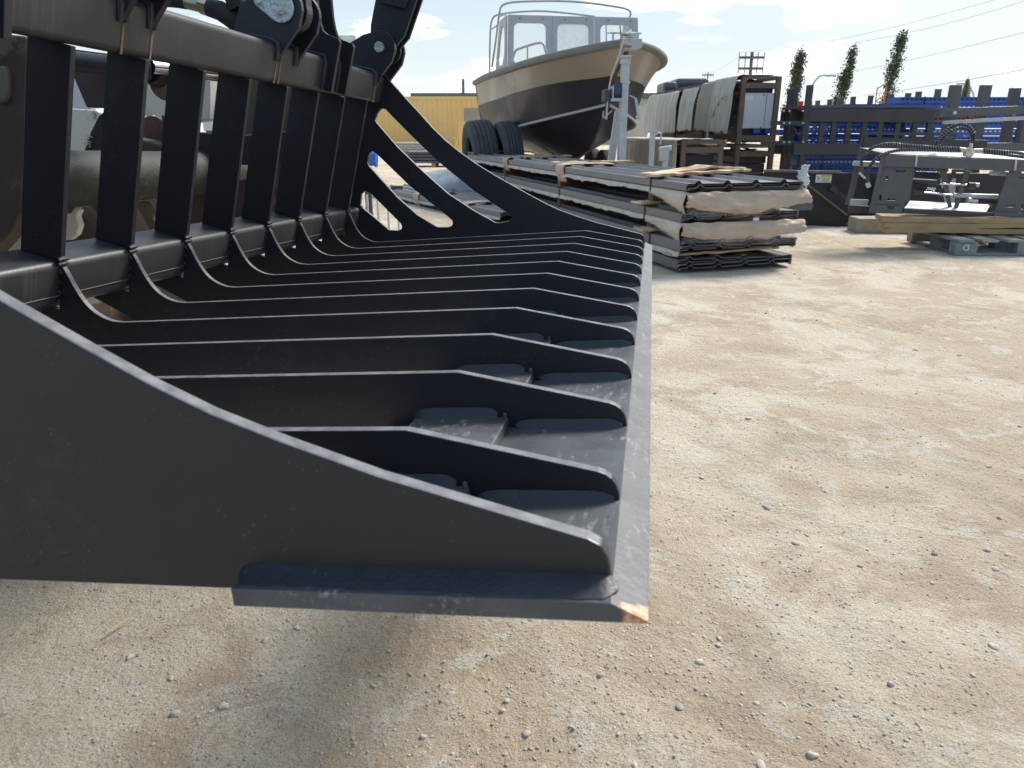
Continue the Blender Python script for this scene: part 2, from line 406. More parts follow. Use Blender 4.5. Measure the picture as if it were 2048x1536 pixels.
def stones(name, n, area, smin, smax, sub, label, seed, pw=2.6, dark=.5):
    r_ = np.random.default_rng(seed)
    bm = bmesh.new(); bmesh.ops.create_icosphere(bm, subdivisions=sub, radius=1)
    bv = np.array([v.co[:] for v in bm.verts]); bf = np.array([[v.index for v in f.verts] for f in bm.faces]); bm.free()
    V = []; F = []; k = 0
    for i in range(n):
        # area sampled evenly in the picture plane of the yard: more and larger ones far, fine ones near
        t = r_.random(); d = area[2]*(area[3]/area[2])**t
        x = r_.uniform(area[0], area[1])*d; y = d
        s = (smin + (smax-smin)*r_.random()**pw)
        sc = s*np.array([r_.uniform(.75, 1.3), r_.uniform(.7, 1.1), r_.uniform(.45, .8)])
        nz = 1+.22*np.sin(bv@r_.normal(size=3)*2.2+r_.uniform(0, 6))[:, None]+.10*r_.normal(size=(len(bv), 1))
        a = r_.uniform(0, 2*PI); ca, sa = math.cos(a), math.sin(a)
        q = bv*nz*sc; q = np.stack([q[:, 0]*ca-q[:, 1]*sa, q[:, 0]*sa+q[:, 1]*ca, q[:, 2]], 1)
        q += [x, y, gh(x, y)+sc[2]*.12]; V.append(q); F.append(bf+k); k += len(bv)
    V = np.concatenate(V); F = np.concatenate(F)
    me = bpy.data.meshes.new(name); me.vertices.add(len(V)); me.vertices.foreach_set('co', V.ravel())
    me.loops.add(F.size); me.loops.foreach_set('vertex_index', F.ravel()); me.polygons.add(len(F))
    me.polygons.foreach_set('loop_start', np.arange(len(F))*3); me.polygons.foreach_set('loop_total', np.full(len(F), 3)); me.update(calc_edges=True)
    me.polygons.foreach_set('use_smooth', [True]*len(F))
    o = bpy.data.objects.new(name, me); COL.objects.link(o); me.materials.append(STONE); return tag(o, label, 'gravel', kind='stuff')
def stone_mat():
    m = bpy.data.materials.new('pebbles'); m.use_nodes = True; nt = m.node_tree; nd = nt.nodes; lk = nt.links; b = nd['Principled BSDF']
    tc = nd.new('ShaderNodeTexCoord'); v = nd.new('ShaderNodeTexVoronoi'); v.inputs['Scale'].default_value = 9; lk.new(tc.outputs['Object'], v.inputs['Vector'])
    s = nd.new('ShaderNodeSeparateColor'); lk.new(v.outputs['Color'], s.inputs[0])
    r = nd.new('ShaderNodeValToRGB'); cr = r.color_ramp
    for p, c in ((.22, (.38, .345, .30)), (.45, (.50, .44, .37)), (.68, (.42, .385, .345)), (.86, (.56, .51, .44))):
        e = cr.elements.new(p); e.color = (*c, 1)
    cr.elements[0].color = (.30, .275, .245, 1); cr.elements[-1].color = (.5, .43, .34, 1); lk.new(s.outputs[0], r.inputs[0])
    n = nd.new('ShaderNodeTexNoise'); n.inputs['Scale'].default_value = 120; n.inputs['Detail'].default_value = 5; lk.new(tc.outputs['Object'], n.inputs['Vector'])
    mx = nd.new('ShaderNodeMix'); mx.data_type = 'RGBA'; mx.blend_type = 'MULTIPLY'; mx.inputs[0].default_value = .5; lk.new(r.outputs[0], mx.inputs[6]); lk.new(n.outputs['Color'], mx.inputs[7])
    hs = nd.new('ShaderNodeMix'); hs.data_type = 'RGBA'; hs.inputs[0].default_value = .35; lk.new(r.outputs[0], hs.inputs[6]); lk.new(mx.outputs[2], hs.inputs[7])
    lk.new(hs.outputs[2], b.inputs['Base Color']); b.inputs['Roughness'].default_value = .85
    bp = nd.new('ShaderNodeBump'); bp.inputs['Strength'].default_value = .4; bp.inputs['Distance'].default_value = .001; lk.new(n.outputs[0], bp.inputs['Height']); lk.new(bp.outputs[0], b.inputs['Normal'])
    return m
STONE = stone_mat()
stones('gravel', 10500, (-.75, .78, .85, 12.), .0012, .0042, 1, 'fine grit and gravel scattered over the packed yard', 3, pw=1.6)
stones('pebbles', 430, (-.75, .78, .9, 11.), .0035, .0105, 2, 'larger rounded pebbles lying loose on the packed yard', 5, pw=3.4)
sk = MB(); a = gp(210, 1268, .012); b_ = gp(262, 1234, .013)
sk.tube([a, a.lerp(b_, .5)+Vector((0, 0, .001)), b_], [.0016, .0022, .0012], 6)
tag(sk.build('straw', material('dry_straw', (.62, .50, .27), rough=.8)), 'thin dry yellow straw lying on the gravel under the grapple bucket', 'straw')

# ------------------------------------------------------------------ the skeleton grapple bucket
O0 = Vector((.0788, .493068, .745654)); UU = Vector((.981659, -.174725, .076272)); VV = Vector((.177391, .983694, -.02965)); WW = Vector((-.069848, .042636, .996646))
BM = Matrix(((UU.x, VV.x, WW.x, O0.x), (UU.y, VV.y, WW.y, O0.y), (UU.z, VV.z, WW.z, O0.z), (0, 0, 0, 1)))
bucket = thing('grapple_bucket', 'black steel skeleton grapple bucket with open floor tines held above the gravel', 'grapple bucket', mat=BM)
TH = R(18.3); BX, BZ = -.843, .148
def bk(s, t): return (BX + s*math.cos(TH) + t*math.sin(TH), BZ - s*math.sin(TH) + t*math.cos(TH))   # back frame (forward, up) to (u, w)
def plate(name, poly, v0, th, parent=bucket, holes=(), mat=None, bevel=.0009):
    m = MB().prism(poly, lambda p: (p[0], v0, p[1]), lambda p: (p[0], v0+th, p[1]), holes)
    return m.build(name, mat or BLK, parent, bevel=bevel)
TT = .0095; V0, V1 = -.115, 1.70
SP = [(k*.16) for k in range(11)]
tip = [(0, -.002), (-.0004, .0045), (-.0022, .0105), (-.0055, .0153), (-.0100, .0188), (-.0150, .0208)]
heel = [(-.7615, .0535), (-.7734, .0545), (-.7888, .0595), (-.8027, .0675), (-.8143, .0784), (-.8238, .0937), (-.8316, .1118), (-.8370, .1290), (-.8420, .1405)]
hs = [heel[0]]+chaikin(heel[1:], 1)[1:]
tine_poly = tip + [(-.158, .0535)] + hs + [bk(.0015, -.006), bk(.0015, -.0745), bk(-.079, -.0745), (-.950, .078), (-.869, .031), (-.842, .008), (-.80, -.0145), (-.2355, -.0145), (-.2350, -.0020)]
for k, v in enumerate(SP):
    t_ = plate('floor_tine', tine_poly, v, TT)
    # little notches and weld blobs along the top edge, as burnt there by the plasma cutter
    u = -.30-.07*((k*37) % 7)
    up_poly = [bk(0, .0005), bk(0, .3045), bk(-.067, .3045), bk(-.067, .0005)]
    plate('back_tine', up_poly, v, TT)
    # fillet welds where the tine meets the lip and the strip
    w_ = MB()
    def bead(u0, u1, z0, vv, sd, h=.0082, w2=.0085):
        n = 14; q = []
        for i in range(n+1):
            u_ = u0+(u1-u0)*i/n; e = math.sin(min(1, min(i, n-i)/2.0)*PI/2)*.55+.45; j = 1+.03*math.sin(i*2.1+vv*40)
            q.append([(u_, vv, z0-.001), (u_, vv+sd*w2*e*j, z0-.001), (u_, vv+sd*w2*e*j*.60, z0+h*e*.38), (u_, vv+sd*.0012*e, z0+h*e*j), (u_, vv, z0+h*e*j)])
        k0 = len(w_.v); w_.add([p for r in q for p in r], [(i*5+j, i*5+(j+1) % 5, (i+1)*5+(j+1) % 5, (i+1)*5+j) for i in range(n) for j in range(5)]+[(4, 3, 2, 1, 0), tuple(n*5+j for j in range(5))])
    bead(-.106, -.004, -.002, v, -1); bead(-.205, -.122, .009, v, -1, .0095)
    w_.build('weld', WELD, bucket, smooth=True)
    rb = MB().box((-.1145, v-.005, .0115), (.0035, .0045, .0055)); rb.build('rusty_weld_end', RUN, bucket, bevel=.0015)
    wb = MB()
    for (s_, t2) in ((.001, -.003), (.001, .004)):
        c = bk(s_, t2); wb.tube([(c[0], v-.006, c[1]), (c[0]+.001, v+.004, c[1]+.001), (c[0], v+TT+.004, c[1])], [.003, .0042, .003], 7)
    for i in range(4):
        c = bk(.001, -.012-.015*i); wb.tube([(c[0], v-.0045, c[1]), (c[0], v+.001, c[1]-.006)], [.0035, .002], 6)
    wb.build('tack_weld', WELD, bucket, smooth=True)
side_top = [(0, -.002), (-.0004, .009), (-.0016, .0165), (-.0055, .0235), (-.0130, .0278), (-.0567, .0412), (-.136, .0658), (-.196, .0885), (-.239, .1065), (-.2756, .1256), (-.321, .1528),
            (-.366, .1808), (-.420, .2140), (-.475, .2520), (-.520, .2870), (-.5601, .3225), (-.5960, .3610), (-.6285, .4010), (-.6680, .4480)]
side_poly = side_top + [bk(.003, .3835), bk(.0, .3865), bk(-.10, .3865), bk(-.105, .30), bk(-.105, -.02), (-.955, .100), (-.916, .066), (-.869, .031), (-.842, .008), (-.80, -.0145), (-.2355, -.0145), (-.2350, -.0020)]
s1 = [(-.7433, .4244), (-.758, .412), (-.767, .3958), (-.7632, .3885), (-.7056, .3141), (-.6365, .241), (-.5663, .1732), (-.4945, .1211), (-.4321, .0825), (-.4216, .0805), (-.3911, .0846), (-.3815, .0890), (-.3799, .0941), (-.3830, .1000), (-.3896, .1048), (-.4895, .1784), (-.5879, .2661), (-.6703, .3535), (-.7313, .422)]
s2 = [(-.7857, .3099), (-.795, .304), (-.8002, .2953), (-.8055, .2784), (-.8019, .2695), (-.7223, .1713), (-.6655, .1164), (-.6097, .0792), (-.5755, .0773), (-.5655, .0800), (-.5614, .0857), (-.5614, .0957), (-.5793, .1128), (-.6867, .2084), (-.7741, .302)]
s3 = [(-.8159, .1954), (-.826, .197), (-.8364, .1887), (-.8435, .1596), (-.8368, .1488), (-.7604, .0786), (-.7335, .0756), (-.7230, .0790), (-.7195, .0858), (-.7220, .0958), (-.8053, .1884)]
def poly_in(p, du): return [(a+du, b) for a, b in p]
plate('side_plate', side_poly, V1, .012, holes=(s1, s2, s3))
near_s1 = [p if p[0] < -.43 else (p[0]-.055, p[1]+.015) for p in s1]
plate('side_plate', side_poly, V0, .012, holes=(s1[:8]+[(-.470, .108), (-.455, .113), (-.449, .124), (-.455, .138)]+s1[15:], s2, s3), bevel=.0016)
# lip plate with its bevelled front edge, and the strip welded on it behind
lp = MB(); prof = [(-.2350, -.0145), (.0203, -.0145), (.0213, -.0128), (.0005, -.0020), (-.2350, -.0020)]
lp.prism(prof, lambda p: (p[0], -.134, p[1]), lambda p: (p[0], 1.745, p[1])); lp.build('lip_plate', LIP, bucket, bevel=.0006)
st = MB()
edges = [V0+.012]+[q for v in SP for q in (v, v+TT)]+[V1]
for i in range(0, len(edges), 2): st.box(((-.205-.112)/2, (edges[i]+edges[i+1])/2, .0035), (.093, edges[i+1]-edges[i]-.0006, .0108))
st.build('floor_strip', LIP, bucket, bevel=.0015)
# weld running outside the near side plate
w_ = MB(); q = []; n = 60
for i in range(n+1):
    u_ = -.2375+.2415*i/n; e = min(1, .35+min(i, n-i)*.35); j = 1+.05*math.sin(i*1.3)+.04*math.sin(i*.37)
    q.append([(u_, V0+.0005, -.0025), (u_, V0-.0165*e*j, -.0025), (u_, V0-.0158*e*j, -.0012), (u_, V0-.0075*e, .0018*e*j), (u_, V0+.0005, .0055*e)])
w_.add([p for r in q for p in r], [(i*5+j, i*5+(j+1) % 5, (i+1)*5+(j+1) % 5, (i+1)*5+j) for i in range(n) for j in range(5)]+[(4, 3, 2, 1, 0), tuple(n*5+j for j in range(5))])
w_.build('weld', WELD, bucket, smooth=True)
# square tubes: heel tube and top beam
def sq_tube(name, s0, s1_, t0, t1, v0, v1, r=.011):
    c = [(s1_-r, t1-r, 0), (s0+r, t1-r, 90), (s0+r, t0+r, 180), (s1_-r, t0+r, 270)]
    pr = [p for cx, cy, a in c for p in arc(cx, cy, r, a, a+90, 6)]
    pr = [bk(*p) for p in pr]
    return MB().prism(pr, lambda p: (p[0], v0, p[1]), lambda p: (p[0], v1, p[1])).build(name, TUB, bucket, smooth=True)
sq_tube('heel_tube', -.080, 0, -.073, 0, V0+.012, V1)
sq_tube('top_beam', -.080, .001, .305, .384, V0+.012, V1, .012)
sw = MB(); c0 = bk(.0006, -.052); c1 = bk(.0006, -.0532)   # rolled seam on the heel tube
sw.bar((c0[0], .0, c0[1]), (c0[0], 1.69, c0[1]), .0010, .0008); sw.build('seam', material('seam', (.2, .2, .2), rough=.4), bucket)
# lug pairs on the beam
lug = [(.004, .352), (.041, .424), (.0425, .455)]+arc(0, .450, .0425, 10, 128, 12)+[(-.053, .470), (-.090, .438), (-.098, .3825), (-.004, .3825), (-.004, .352)]
lug_s = [bk(*p) for p in lug]
def lugs(v0, gap, parent):
    for dv in (0, gap):
        plate('lug', lug_s, v0+dv, .0125)
        # weld round the lug foot
        m = MB(); pts = [bk(s, t) for s, t in ((.003, .350), (.003, .372), (.001, .383), (-.010, .387), (-.06, .387))]
        for sd in (-1, 1):
            vv = v0+dv+(0 if sd < 0 else .0125)
            m.tube([(p[0], vv, p[1]) for p in pts], [.004, .0065, .0075, .006, .004], 8)
        m.build('weld', WELD, bucket, smooth=True)
lugs(1.050, .085, bucket); lugs(1.625, .085, bucket); lugs(.570, .068, bucket)
# the taller middle plates that carry the cylinders
mid = [(.027, .3125), (.029, .425), (.024, .4315), (-.004, .4345), (-.016, .439), (-.026, .455), (-.036, .480), (-.046, .515), (-.060, .58), (-.075, .66), (-.125, .66), (-.125, .3825), (-.004, .3825), (-.004, .3125)]
for v in (1.29, 1.375):
    plate('cylinder_plate', [bk(*p) for p in mid], v, .0125)
    m = MB(); pts = [bk(s, t) for s, t in ((.003, .313), (.003, .34), (.003, .372), (-.002, .386), (-.05, .388))]
    for vv in (v, v+.0125): m.tube([(p[0], vv, p[1]) for p in pts], [.004, .006, .0068, .006, .004], 8)
    m.build('weld', WELD, bucket, smooth=True)
c = bk(.001, .3125)
plate('cylinder_plate', [bk(*p) for p in [(.03, .30), (.03, .47), (-.1, .62), (-.1, .3825), (-.004, .3825), (-.004, .30)]], .335, .0125)
m = MB(); p = [bk(s, t) for s, t in ((.002, .312), (.002, .35), (.002, .378))]; m.tube([(a, .3525, b) for a, b in p], [.005, .008, .008], 8); m.build('weld', TUB, bucket, smooth=True)
# rust runs from the lug feet
for v in (.578, .646, 1.054, 1.072, 1.64):
    a = bk(.0018, .350); b2 = bk(.0018, .306)
    wd = .0065
    MB().hexa([(a[0], v, a[1]), (a[0], v+wd, a[1]), (a[0]-.001, v+wd, a[1]), (a[0]-.001, v, a[1])], [(b2[0], v-.001, b2[1]), (b2[0], v+wd*.6, b2[1]), (b2[0]-.001, v+wd*.6, b2[1]), (b2[0]-.001, v-.001, b2[1])]).build('rust_run', RUN, bucket)
# pins
def pin(v0, v1, r=.0125, name='pin'):
    c = bk(0, .450); return MB().cyl((c[0], v0, c[1]), (c[0], v1, c[1]), r, 24).build(name, ZINC, bucket, smooth=True)
pin(1.618, 1.735, .0135); 
td = [bk(*p) for p in arc(.0, .450, .0285, -115, 100, 16)+arc(-.046, .452, .0115, 100, 245, 8)]
MB().prism(td, lambda p: (p[0], 1.0425, p[1]), lambda p: (p[0], 1.0495, p[1])).build('pin_keeper', ZINC, bucket, bevel=.002)
c = bk(0, .450); m = MB(); m.cyl((c[0], 1.036, c[1]), (c[0], 1.16, c[1]), .0135, 24); m.cyl((c[0], 1.034, c[1]), (c[0], 1.0375, c[1]), .0085, 20, .0075); m.build('pin', ZINC, bucket, smooth=True)
c = bk(-.046, .452); MB().cyl((c[0], 1.036, c[1]), (c[0], 1.044, c[1]), .0075, 6, .0070).build('bolt', ZINC, bucket, bevel=.001)
pin(.55, .67, .0135)
# grapple arms hinged on the lugs (they rise out of the picture)
ear = arc(0, .450, .038, -150, 20, 14)
def arm(v0, v1):
    pl = [(.055, .495), (.075, .62), (.13, .80), (.25, .98), (.23, 1.06), (.05, .93), (-.03, .80), (-.042, .62), (-.045, .50)]
    pl = ear + pl
    for v in (v0, v1-.010): plate('arm_plate', [bk(*p) for p in pl], v, .010)
    bx = [(.045, .56), (.062, .64), (.11, .79), (.22, .95), (.20, 1.0), (.07, .88), (-.01, .78), (-.03, .64), (-.030, .56)]
    plate('arm_box', [bk(*p) for p in bx], v0-.012, v1-v0+.024)
arm(1.648, 1.700)
plate('cylinder_ear', [bk(*p) for p in arc(0, .450, .040, -130, 30, 14)+[(.02, .53), (.0, .62), (-.08, .70), (-.14, .70), (-.10, .55), (-.055, .49)]], 1.082, .028)
# hoses with fittings over the beam
def bt3(s, t, v): a = bk(s, t); return (a[0], v, a[1])
m = MB(); m.tube([bt3(-.33, .400, 1.1), bt3(-.296, .412, 1.1), bt3(-.262, .417, 1.1), bt3(-.238, .419, 1.1)], .0155, 14); m.build('hose', RUBBER, bucket, smooth=True)
m = MB(); m.tube([bt3(-.262, .4185, 1.1), bt3(-.205, .4190, 1.1)], .0145, 14); m.tube([bt3(-.205, .419, 1.1), bt3(-.184, .4185, 1.1)], .018, 6); m.build('hose_fitting', BRASS, bucket, smooth=True)
m = MB(); m.tube([bt3(-.186, .419, 1.1), bt3(-.16, .418, 1.1), bt3(-.128, .408, 1.1), bt3(-.10, .392, 1.1)], [.0185, .020, .021, .020], 14); m.build('hose_sleeve', RUBBER, bucket, smooth=True)
m = MB(); m.tube([bt3(-.20, .62, 1.1), bt3(-.165, .53, 1.1), bt3(-.140, .47, 1.1), bt3(-.115, .43, 1.1)], .024, 12); m.build('hose', RUBBER, bucket, smooth=True)
MB().tube([bt3(-.42, .66, .96), bt3(-.31, .55, .98), bt3(-.18, .47, 1.02), bt3(-.14, .455, 1.05)], .004, 8).build('grease_line', RUBBER, bucket, smooth=True)
# lower link of the near grapple arm crossing the corner of the picture
plate('cylinder_ear', [bk(*p) for p in arc(0, .450, .040, -130, 30, 14)+[(.03, .60), (.0, .75), (-.08, .75), (-.055, .49)]], .595, .028)

# ------------------------------------------------------------------ materials of the yard
PANEL = material('brown_grey_roof_sheet', (.115, .105, .110), (.15, .14, .14), rough=.36, nscale=3, spec=.6)
PANELD = material('sheet_cut_edges', (.060, .056, .056), (.11, .10, .10), rough=.5, nscale=20, bump=.2)
KRAFT = material('kraft_paper', (.52, .39, .27), (.42, .31, .21), rough=.8, nscale=6, bump=.5, bscale=18)
PALEK = material('pale_kraft', (.56, .49, .40), (.50, .40, .29), rough=.8, nscale=6, bump=.6, bscale=18)
WHITEPAP = material('pale_foam_paper', (.55, .52, .47), (.40, .37, .33), rough=.8, nscale=9, bump=.4, bscale=30)
FILM = material('milky_film', (.80, .80, .82), (.60, .62, .68), rough=.22, nscale=12, bump=.8, bscale=20, alpha=.06, spec=.8)
FILMW = material('bunched_film', (.85, .86, .88), (.6, .62, .66), rough=.25, nscale=12, bump=.8, bscale=24, alpha=.6, spec=.8)
WOOD = material('pale_board', (.52, .37, .22), (.36, .25, .15), rough=.8, nscale=7, bump=.4, bscale=40)
SPLINT = material('splintered_board', (.62, .50, .33), (.36, .20, .11), rough=.85, nscale=5, contrast=.12, bump=.7, bscale=30)
REDWOOD = material('stained_timber', (.20, .085, .045), (.12, .06, .04), rough=.85, nscale=8, bump=.3)
STRAP = material('black_strap', (.02, .02, .022), rough=.5)
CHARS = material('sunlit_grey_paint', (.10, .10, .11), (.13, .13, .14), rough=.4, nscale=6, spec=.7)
GALV = material('galvanised_steel', (.50, .52, .53), (.38, .40, .42), rough=.42, metal=.2, nscale=14, bump=.15, bscale=60)
CHARC = material('charcoal_steel', (.040, .039, .041), (.056, .054, .054), rough=.5, nscale=5, bump=.05)
CHARL = material('grey_steel_paint', (.070, .070, .078), (.092, .092, .10), rough=.38, nscale=6, bump=.05, spec=.6)
RUSTY = material('rusty_frame', (.115, .092, .075), (.16, .115, .085), rough=.8, nscale=9, bump=.3, spots=(.27, .12, .05), sscale=14, sth=.56)
BLUE = material('blue_rack_paint', (.025, .115, .48), (.018, .085, .38), rough=.35, nscale=5, spec=.6)
HOLE = material('beam_holes', (.75, .77, .8), (.55, .58, .62), rough=.6)  # pale colour painted in for bright sky showing through the holes
HOLED = material('beam_slots', (.01, .012, .03), rough=.7)
ORANGE = material('orange_beam_paint', (.62, .10, .03), (.5, .08, .03), rough=.4)
CARD = material('cardboard', (.43, .29, .16), (.33, .22, .12), rough=.85, nscale=5, bump=.5, bscale=12)
PALB = material('weathered_blue_wood', (.17, .21, .215), (.26, .27, .25), rough=.85, nscale=9, bump=.5, bscale=50, spots=(.33, .30, .25), sscale=8, sth=.55)
PALW = material('weathered_wood', (.36, .31, .24), (.27, .24, .20), rough=.9, nscale=9, bump=.5, bscale=50)
CLOTH = material('draped_grey_cloth', (.56, .53, .475), (.44, .415, .37), rough=.85, nscale=3, bump=.35, bscale=22)
CARDG = material('dusty_card', (.36, .32, .27), (.29, .26, .22), rough=.9, nscale=3, bump=.3, bscale=8)
WHITEM = material('white_painted_panel', (.56, .57, .59), (.50, .51, .53), rough=.5, nscale=4)
PAPER = material('sticker_white', (.8, .8, .78), rough=.6)
YELL = material('sticker_yellow', (.65, .55, .06), rough=.6)
REDM = material('red_paint', (.55, .04, .04), rough=.5)
CONT = material('faded_yellow_paint', (.84, .52, .18), (.84, .58, .25), rough=.75, nscale=.6, bump=.1, spots=(.30, .15, .06), sscale=2.2, sth=.68)
GREENR = material('green_roof_sheet', (.10, .15, .10), (.14, .18, .12), rough=.6)
CREAM = material('cream_wall', (.62, .58, .48), rough=.8)
TAN = material('tan_hull_paint', (.36, .31, .25), (.33, .285, .235), rough=.38, nscale=1.2, spec=.6, coat=.2)
HULLB = material('black_hull_paint', (.016, .014, .026), (.024, .021, .030), rough=.36, nscale=1.0, spec=.5, coat=.1)
ALU = material('dull_aluminium', (.42, .42, .43), (.36, .36, .38), rough=.42, metal=.05, nscale=5)
ALUD = material('dull_grey_rubber', (.13, .135, .12), (.18, .18, .16), rough=.55, nscale=6)
GLASS = material('hazy_window', (.80, .84, .86), rough=.08, alpha=.12, spec=.7)
GLASSF = material('film_covered_window', (.85, .85, .82), (.6, .62, .62), rough=.3, alpha=.40, nscale=12, bump=.9, bscale=10)
LEAF = None

def grid_sheet(name, fn, nu, nv, mat, parent, thick=.002, smooth=True):
    vs = [fn(i/nu, j/nv) for j in range(nv+1) for i in range(nu+1)]
    fs = [(j*(nu+1)+i, j*(nu+1)+i+1, (j+1)*(nu+1)+i+1, (j+1)*(nu+1)+i) for j in range(nv) for i in range(nu)]
    o = mb_obj(name, vs, fs, mat, parent, smooth)
    md = o.modifiers.new('s', 'SOLIDIFY'); md.thickness = thick; md.offset = 0
    return o
def nz(x, y, z=0.): return noise.noise((x, y, z))

# ------------------------------------------------------------------ bundles of roof sheets
def rib_profile(wd, dz=0, n=4, x0=.085, sp=.235):
    p = [(-.004, dz-.014), (.004, dz)]
    for k in range(n):
        c = x0+sp*k
        p += [(c-.030, dz), (c-.009, dz+.021), (c+.009, dz+.021), (c+.030, dz)]
    return p+[(wd-.004, dz), (wd+.004, dz-.014)]
def bundle(label, loc, rz, length, wd=.96, sheets=4, sag=.0, pads=(), straps=(), wrap=None, side=True, front_cut=0., gap=.0145, group='bundles of roof sheets stacked in the yard', seed=0, prongs=True):
    t = thing('roof_sheet_bundle', label, 'roof sheets', loc, rz, group)
    ny = 16
    for k in range(sheets):
        prof = rib_profile(wd, k*gap); n = len(prof); m = MB()
        vs = []
        jx = .007*math.sin(k*5.1+seed*2); jy = .022*math.sin(k*3.7+seed)
        for j in range(ny+1):
            y = length*j/ny + (jy if j == 0 else 0)
            for (x, z) in prof: vs.append((x+jx, y + (0 if j else front_cut*x), z+nz(x*2+seed, y*.9, k)*.010 + sag*(math.sin(PI*min(1, y/length)))))
        for j in range(ny+1):
            for (x, z) in prof: vs.append((x+jx, length*j/ny + (0 if j else front_cut*x+jy), vs[len(prof)*j+prof.index((x, z))][2]-.0045))
        K = (ny+1)*n; fs = []
        for j in range(ny):
            for i in range(n-1):
                fs += [(j*n+i, j*n+i+1, (j+1)*n+i+1, (j+1)*n+i), (K+j*n+i, K+(j+1)*n+i, K+(j+1)*n+i+1, K+j*n+i+1)]
        for i in range(n-1):
            fs += [(i, K+i, K+i+1, i+1), (ny*n+i, ny*n+i+1, K+ny*n+i+1, K+ny*n+i)]
        for j in range(ny):
            fs += [(j*n, (j+1)*n, K+(j+1)*n, K+j*n), (j*n+n-1, K+j*n+n-1, K+(j+1)*n+n-1, (j+1)*n+n-1)]
        m.add(vs, fs); m.build('roof_sheet', PANEL if k >= sheets-2 else PANEL, t)
    top = (sheets-1)*gap
    # side skirt of folded laps, seen as one flat band
    m = MB(); m.box((-.006, length/2, top/2-.004), (.010, length-.02, top+.010)); m.box((wd+.006, length/2, top/2-.004), (.010, length-.02, top+.010)); m.build('side_lap', PANEL, t, bevel=.003)
    for y in straps:
        m = MB(); m.bar((-.016, y, -.05), (-.016, y, top+.006), .016, .003, up=(1, 0, 0)); m.bar((-.016, y, top+.007), (.06, y+.01, top+.03), .016, .003); m.bar((.06, y+.01, top+.03), (wd, y, top+.030), .016, .003)
        m.tube([(-.018, y, -.05), (.1, y, -.075), (wd*.8, y, -.07)], .004, 6); m.build('strap', STRAP, t)
    for y, pw, bend in pads:
        def f(u, v, y=y, pw=pw, bend=bend):
            s = v*1.0; yy = y + (u-.5)*pw + .02*math.sin(v*5)
            path = [(.55, top+.030), (.30, top+.034), (.10, top+.032), (.0, top+.022), (-.022, top-.005), (-.026, top-.03), (-.010, -.045), (.012, -.075-bend)]
            q = v*(len(path)-1); i = min(int(q), len(path)-2); fr = q-i
            x = path[i][0]*(1-fr)+path[i+1][0]*fr; z = path[i][1]*(1-fr)+path[i+1][1]*fr
            return (x, yy, z+.004*nz(yy*9, x*9, 2))
        grid_sheet('edge_pad', f, 4, 14, KRAFT, t, .005)
    if side:
        def f(u, v):
            y = u*length; drop = .035+.030*abs(nz(y*1.7+seed, 3.3))+.018*nz(y*9, seed)
            return (-.004-.012*v+.006*nz(y*8, v*3), y+.02, -.016 - v*drop)
        grid_sheet('foam_strip', f, 110, 3, WHITEPAP, t, .003)
    if wrap:
        d0, mat = wrap
        def f(u, v, off=0.):
            x = -.02 + u*(wd+.05)
            dr = d0*(.58+.42*math.sin(PI*min(1, u*1.05+.02)))*(1+.12*nz(u*6+seed, 1.7)) + .012*nz(u*25, seed)
            bulge = .030*math.sin(PI*v)+.016*nz(u*9+seed, v*4)+.024*nz(u*3, v*2+seed)+.010*abs(nz(u*22, v*9+seed*2))+.012*abs(nz(u*7+v*9, v*3-u*5, seed))
            return (x+.012*nz(v*6, u*5), -.012-bulge-off-.05*v*u*u, -.018 - v*dr + .012*nz(u*11+seed, v*7))
        grid_sheet('wrapping_paper', f, 60, 16, mat, t, .004)
        def g(u, v):
            p = f(u, v*.98, .010); dz = .030*max(0, math.sin(u*7+seed))
            return (p[0], p[1]-.008-.010*nz(u*14, v*10, seed), p[2]-dz*v-.022*v)
        grid_sheet('plastic_film', g, 60, 16, FILM, t, .001)
        # crumpled folds at the left corner turning round to the side
        def h(u, v):
            y = u*.62; dr = d0*.80*(1-u)**1.3+.05
            return (-.012-.028*math.sin(PI*v)*(1-u)-.010*nz(y*14, v*5, seed), y-.012, -.018-v*dr+.010*nz(y*16, v*6, 4))
        grid_sheet('plastic_film', h, 24, 10, FILM, t, .0015)
        grid_sheet('wrapping_paper', lambda u, v: (h(u, v)[0]+.008, h(u, v)[1], h(u, v)[2]*.94), 16, 8, PALEK, t, .002)
    return t
RZ = math.atan2(.27, .963); AX = Vector((-.27, .963, 0)); BX_ = Vector((.963, .27, 0)); A0 = Vector((1.262, 5.553, 0))
b1 = bundle('topmost bundle of ribbed brown-grey roof sheets with kraft and film hanging from its front', (A0.x, A0.y, .600), RZ, 7.3, sheets=4, pads=((2.75, .26, .03), (4.95, .24, .02)), straps=(.58, 2.75, 4.95), wrap=(.165, KRAFT), seed=1)
A = A0+AX*-.02+BX_*-.03
b2 = bundle('second bundle from the top of the roof sheet stack, wrapped in sagging brown paper', (A.x, A.y, .385), RZ, 7.2, sheets=4, straps=(.62, 2.7, 4.9), wrap=(.150, KRAFT), seed=2, front_cut=.03)
A = A0+AX*-.06+BX_*-.05
b3 = bundle('third bundle from the top of the roof sheet stack, dark edged without hanging paper', (A.x, A.y, .178), RZ, 7.2, sheets=5, straps=(.5, 2.7, 4.9), side=True, seed=3, front_cut=.02)
A = A0+AX*-.02+BX_*-.04
b4 = bundle('lowest bundle of the roof sheet stack, just clear of the gravel', (A.x, A.y, .040), RZ, 7.2, sheets=5, straps=(.55, 2.7), side=False, seed=4, front_cut=.03)
where = ['its front end', 'its middle', 'its far end']; bn = ['topmost', 'second', 'third', 'lowest']
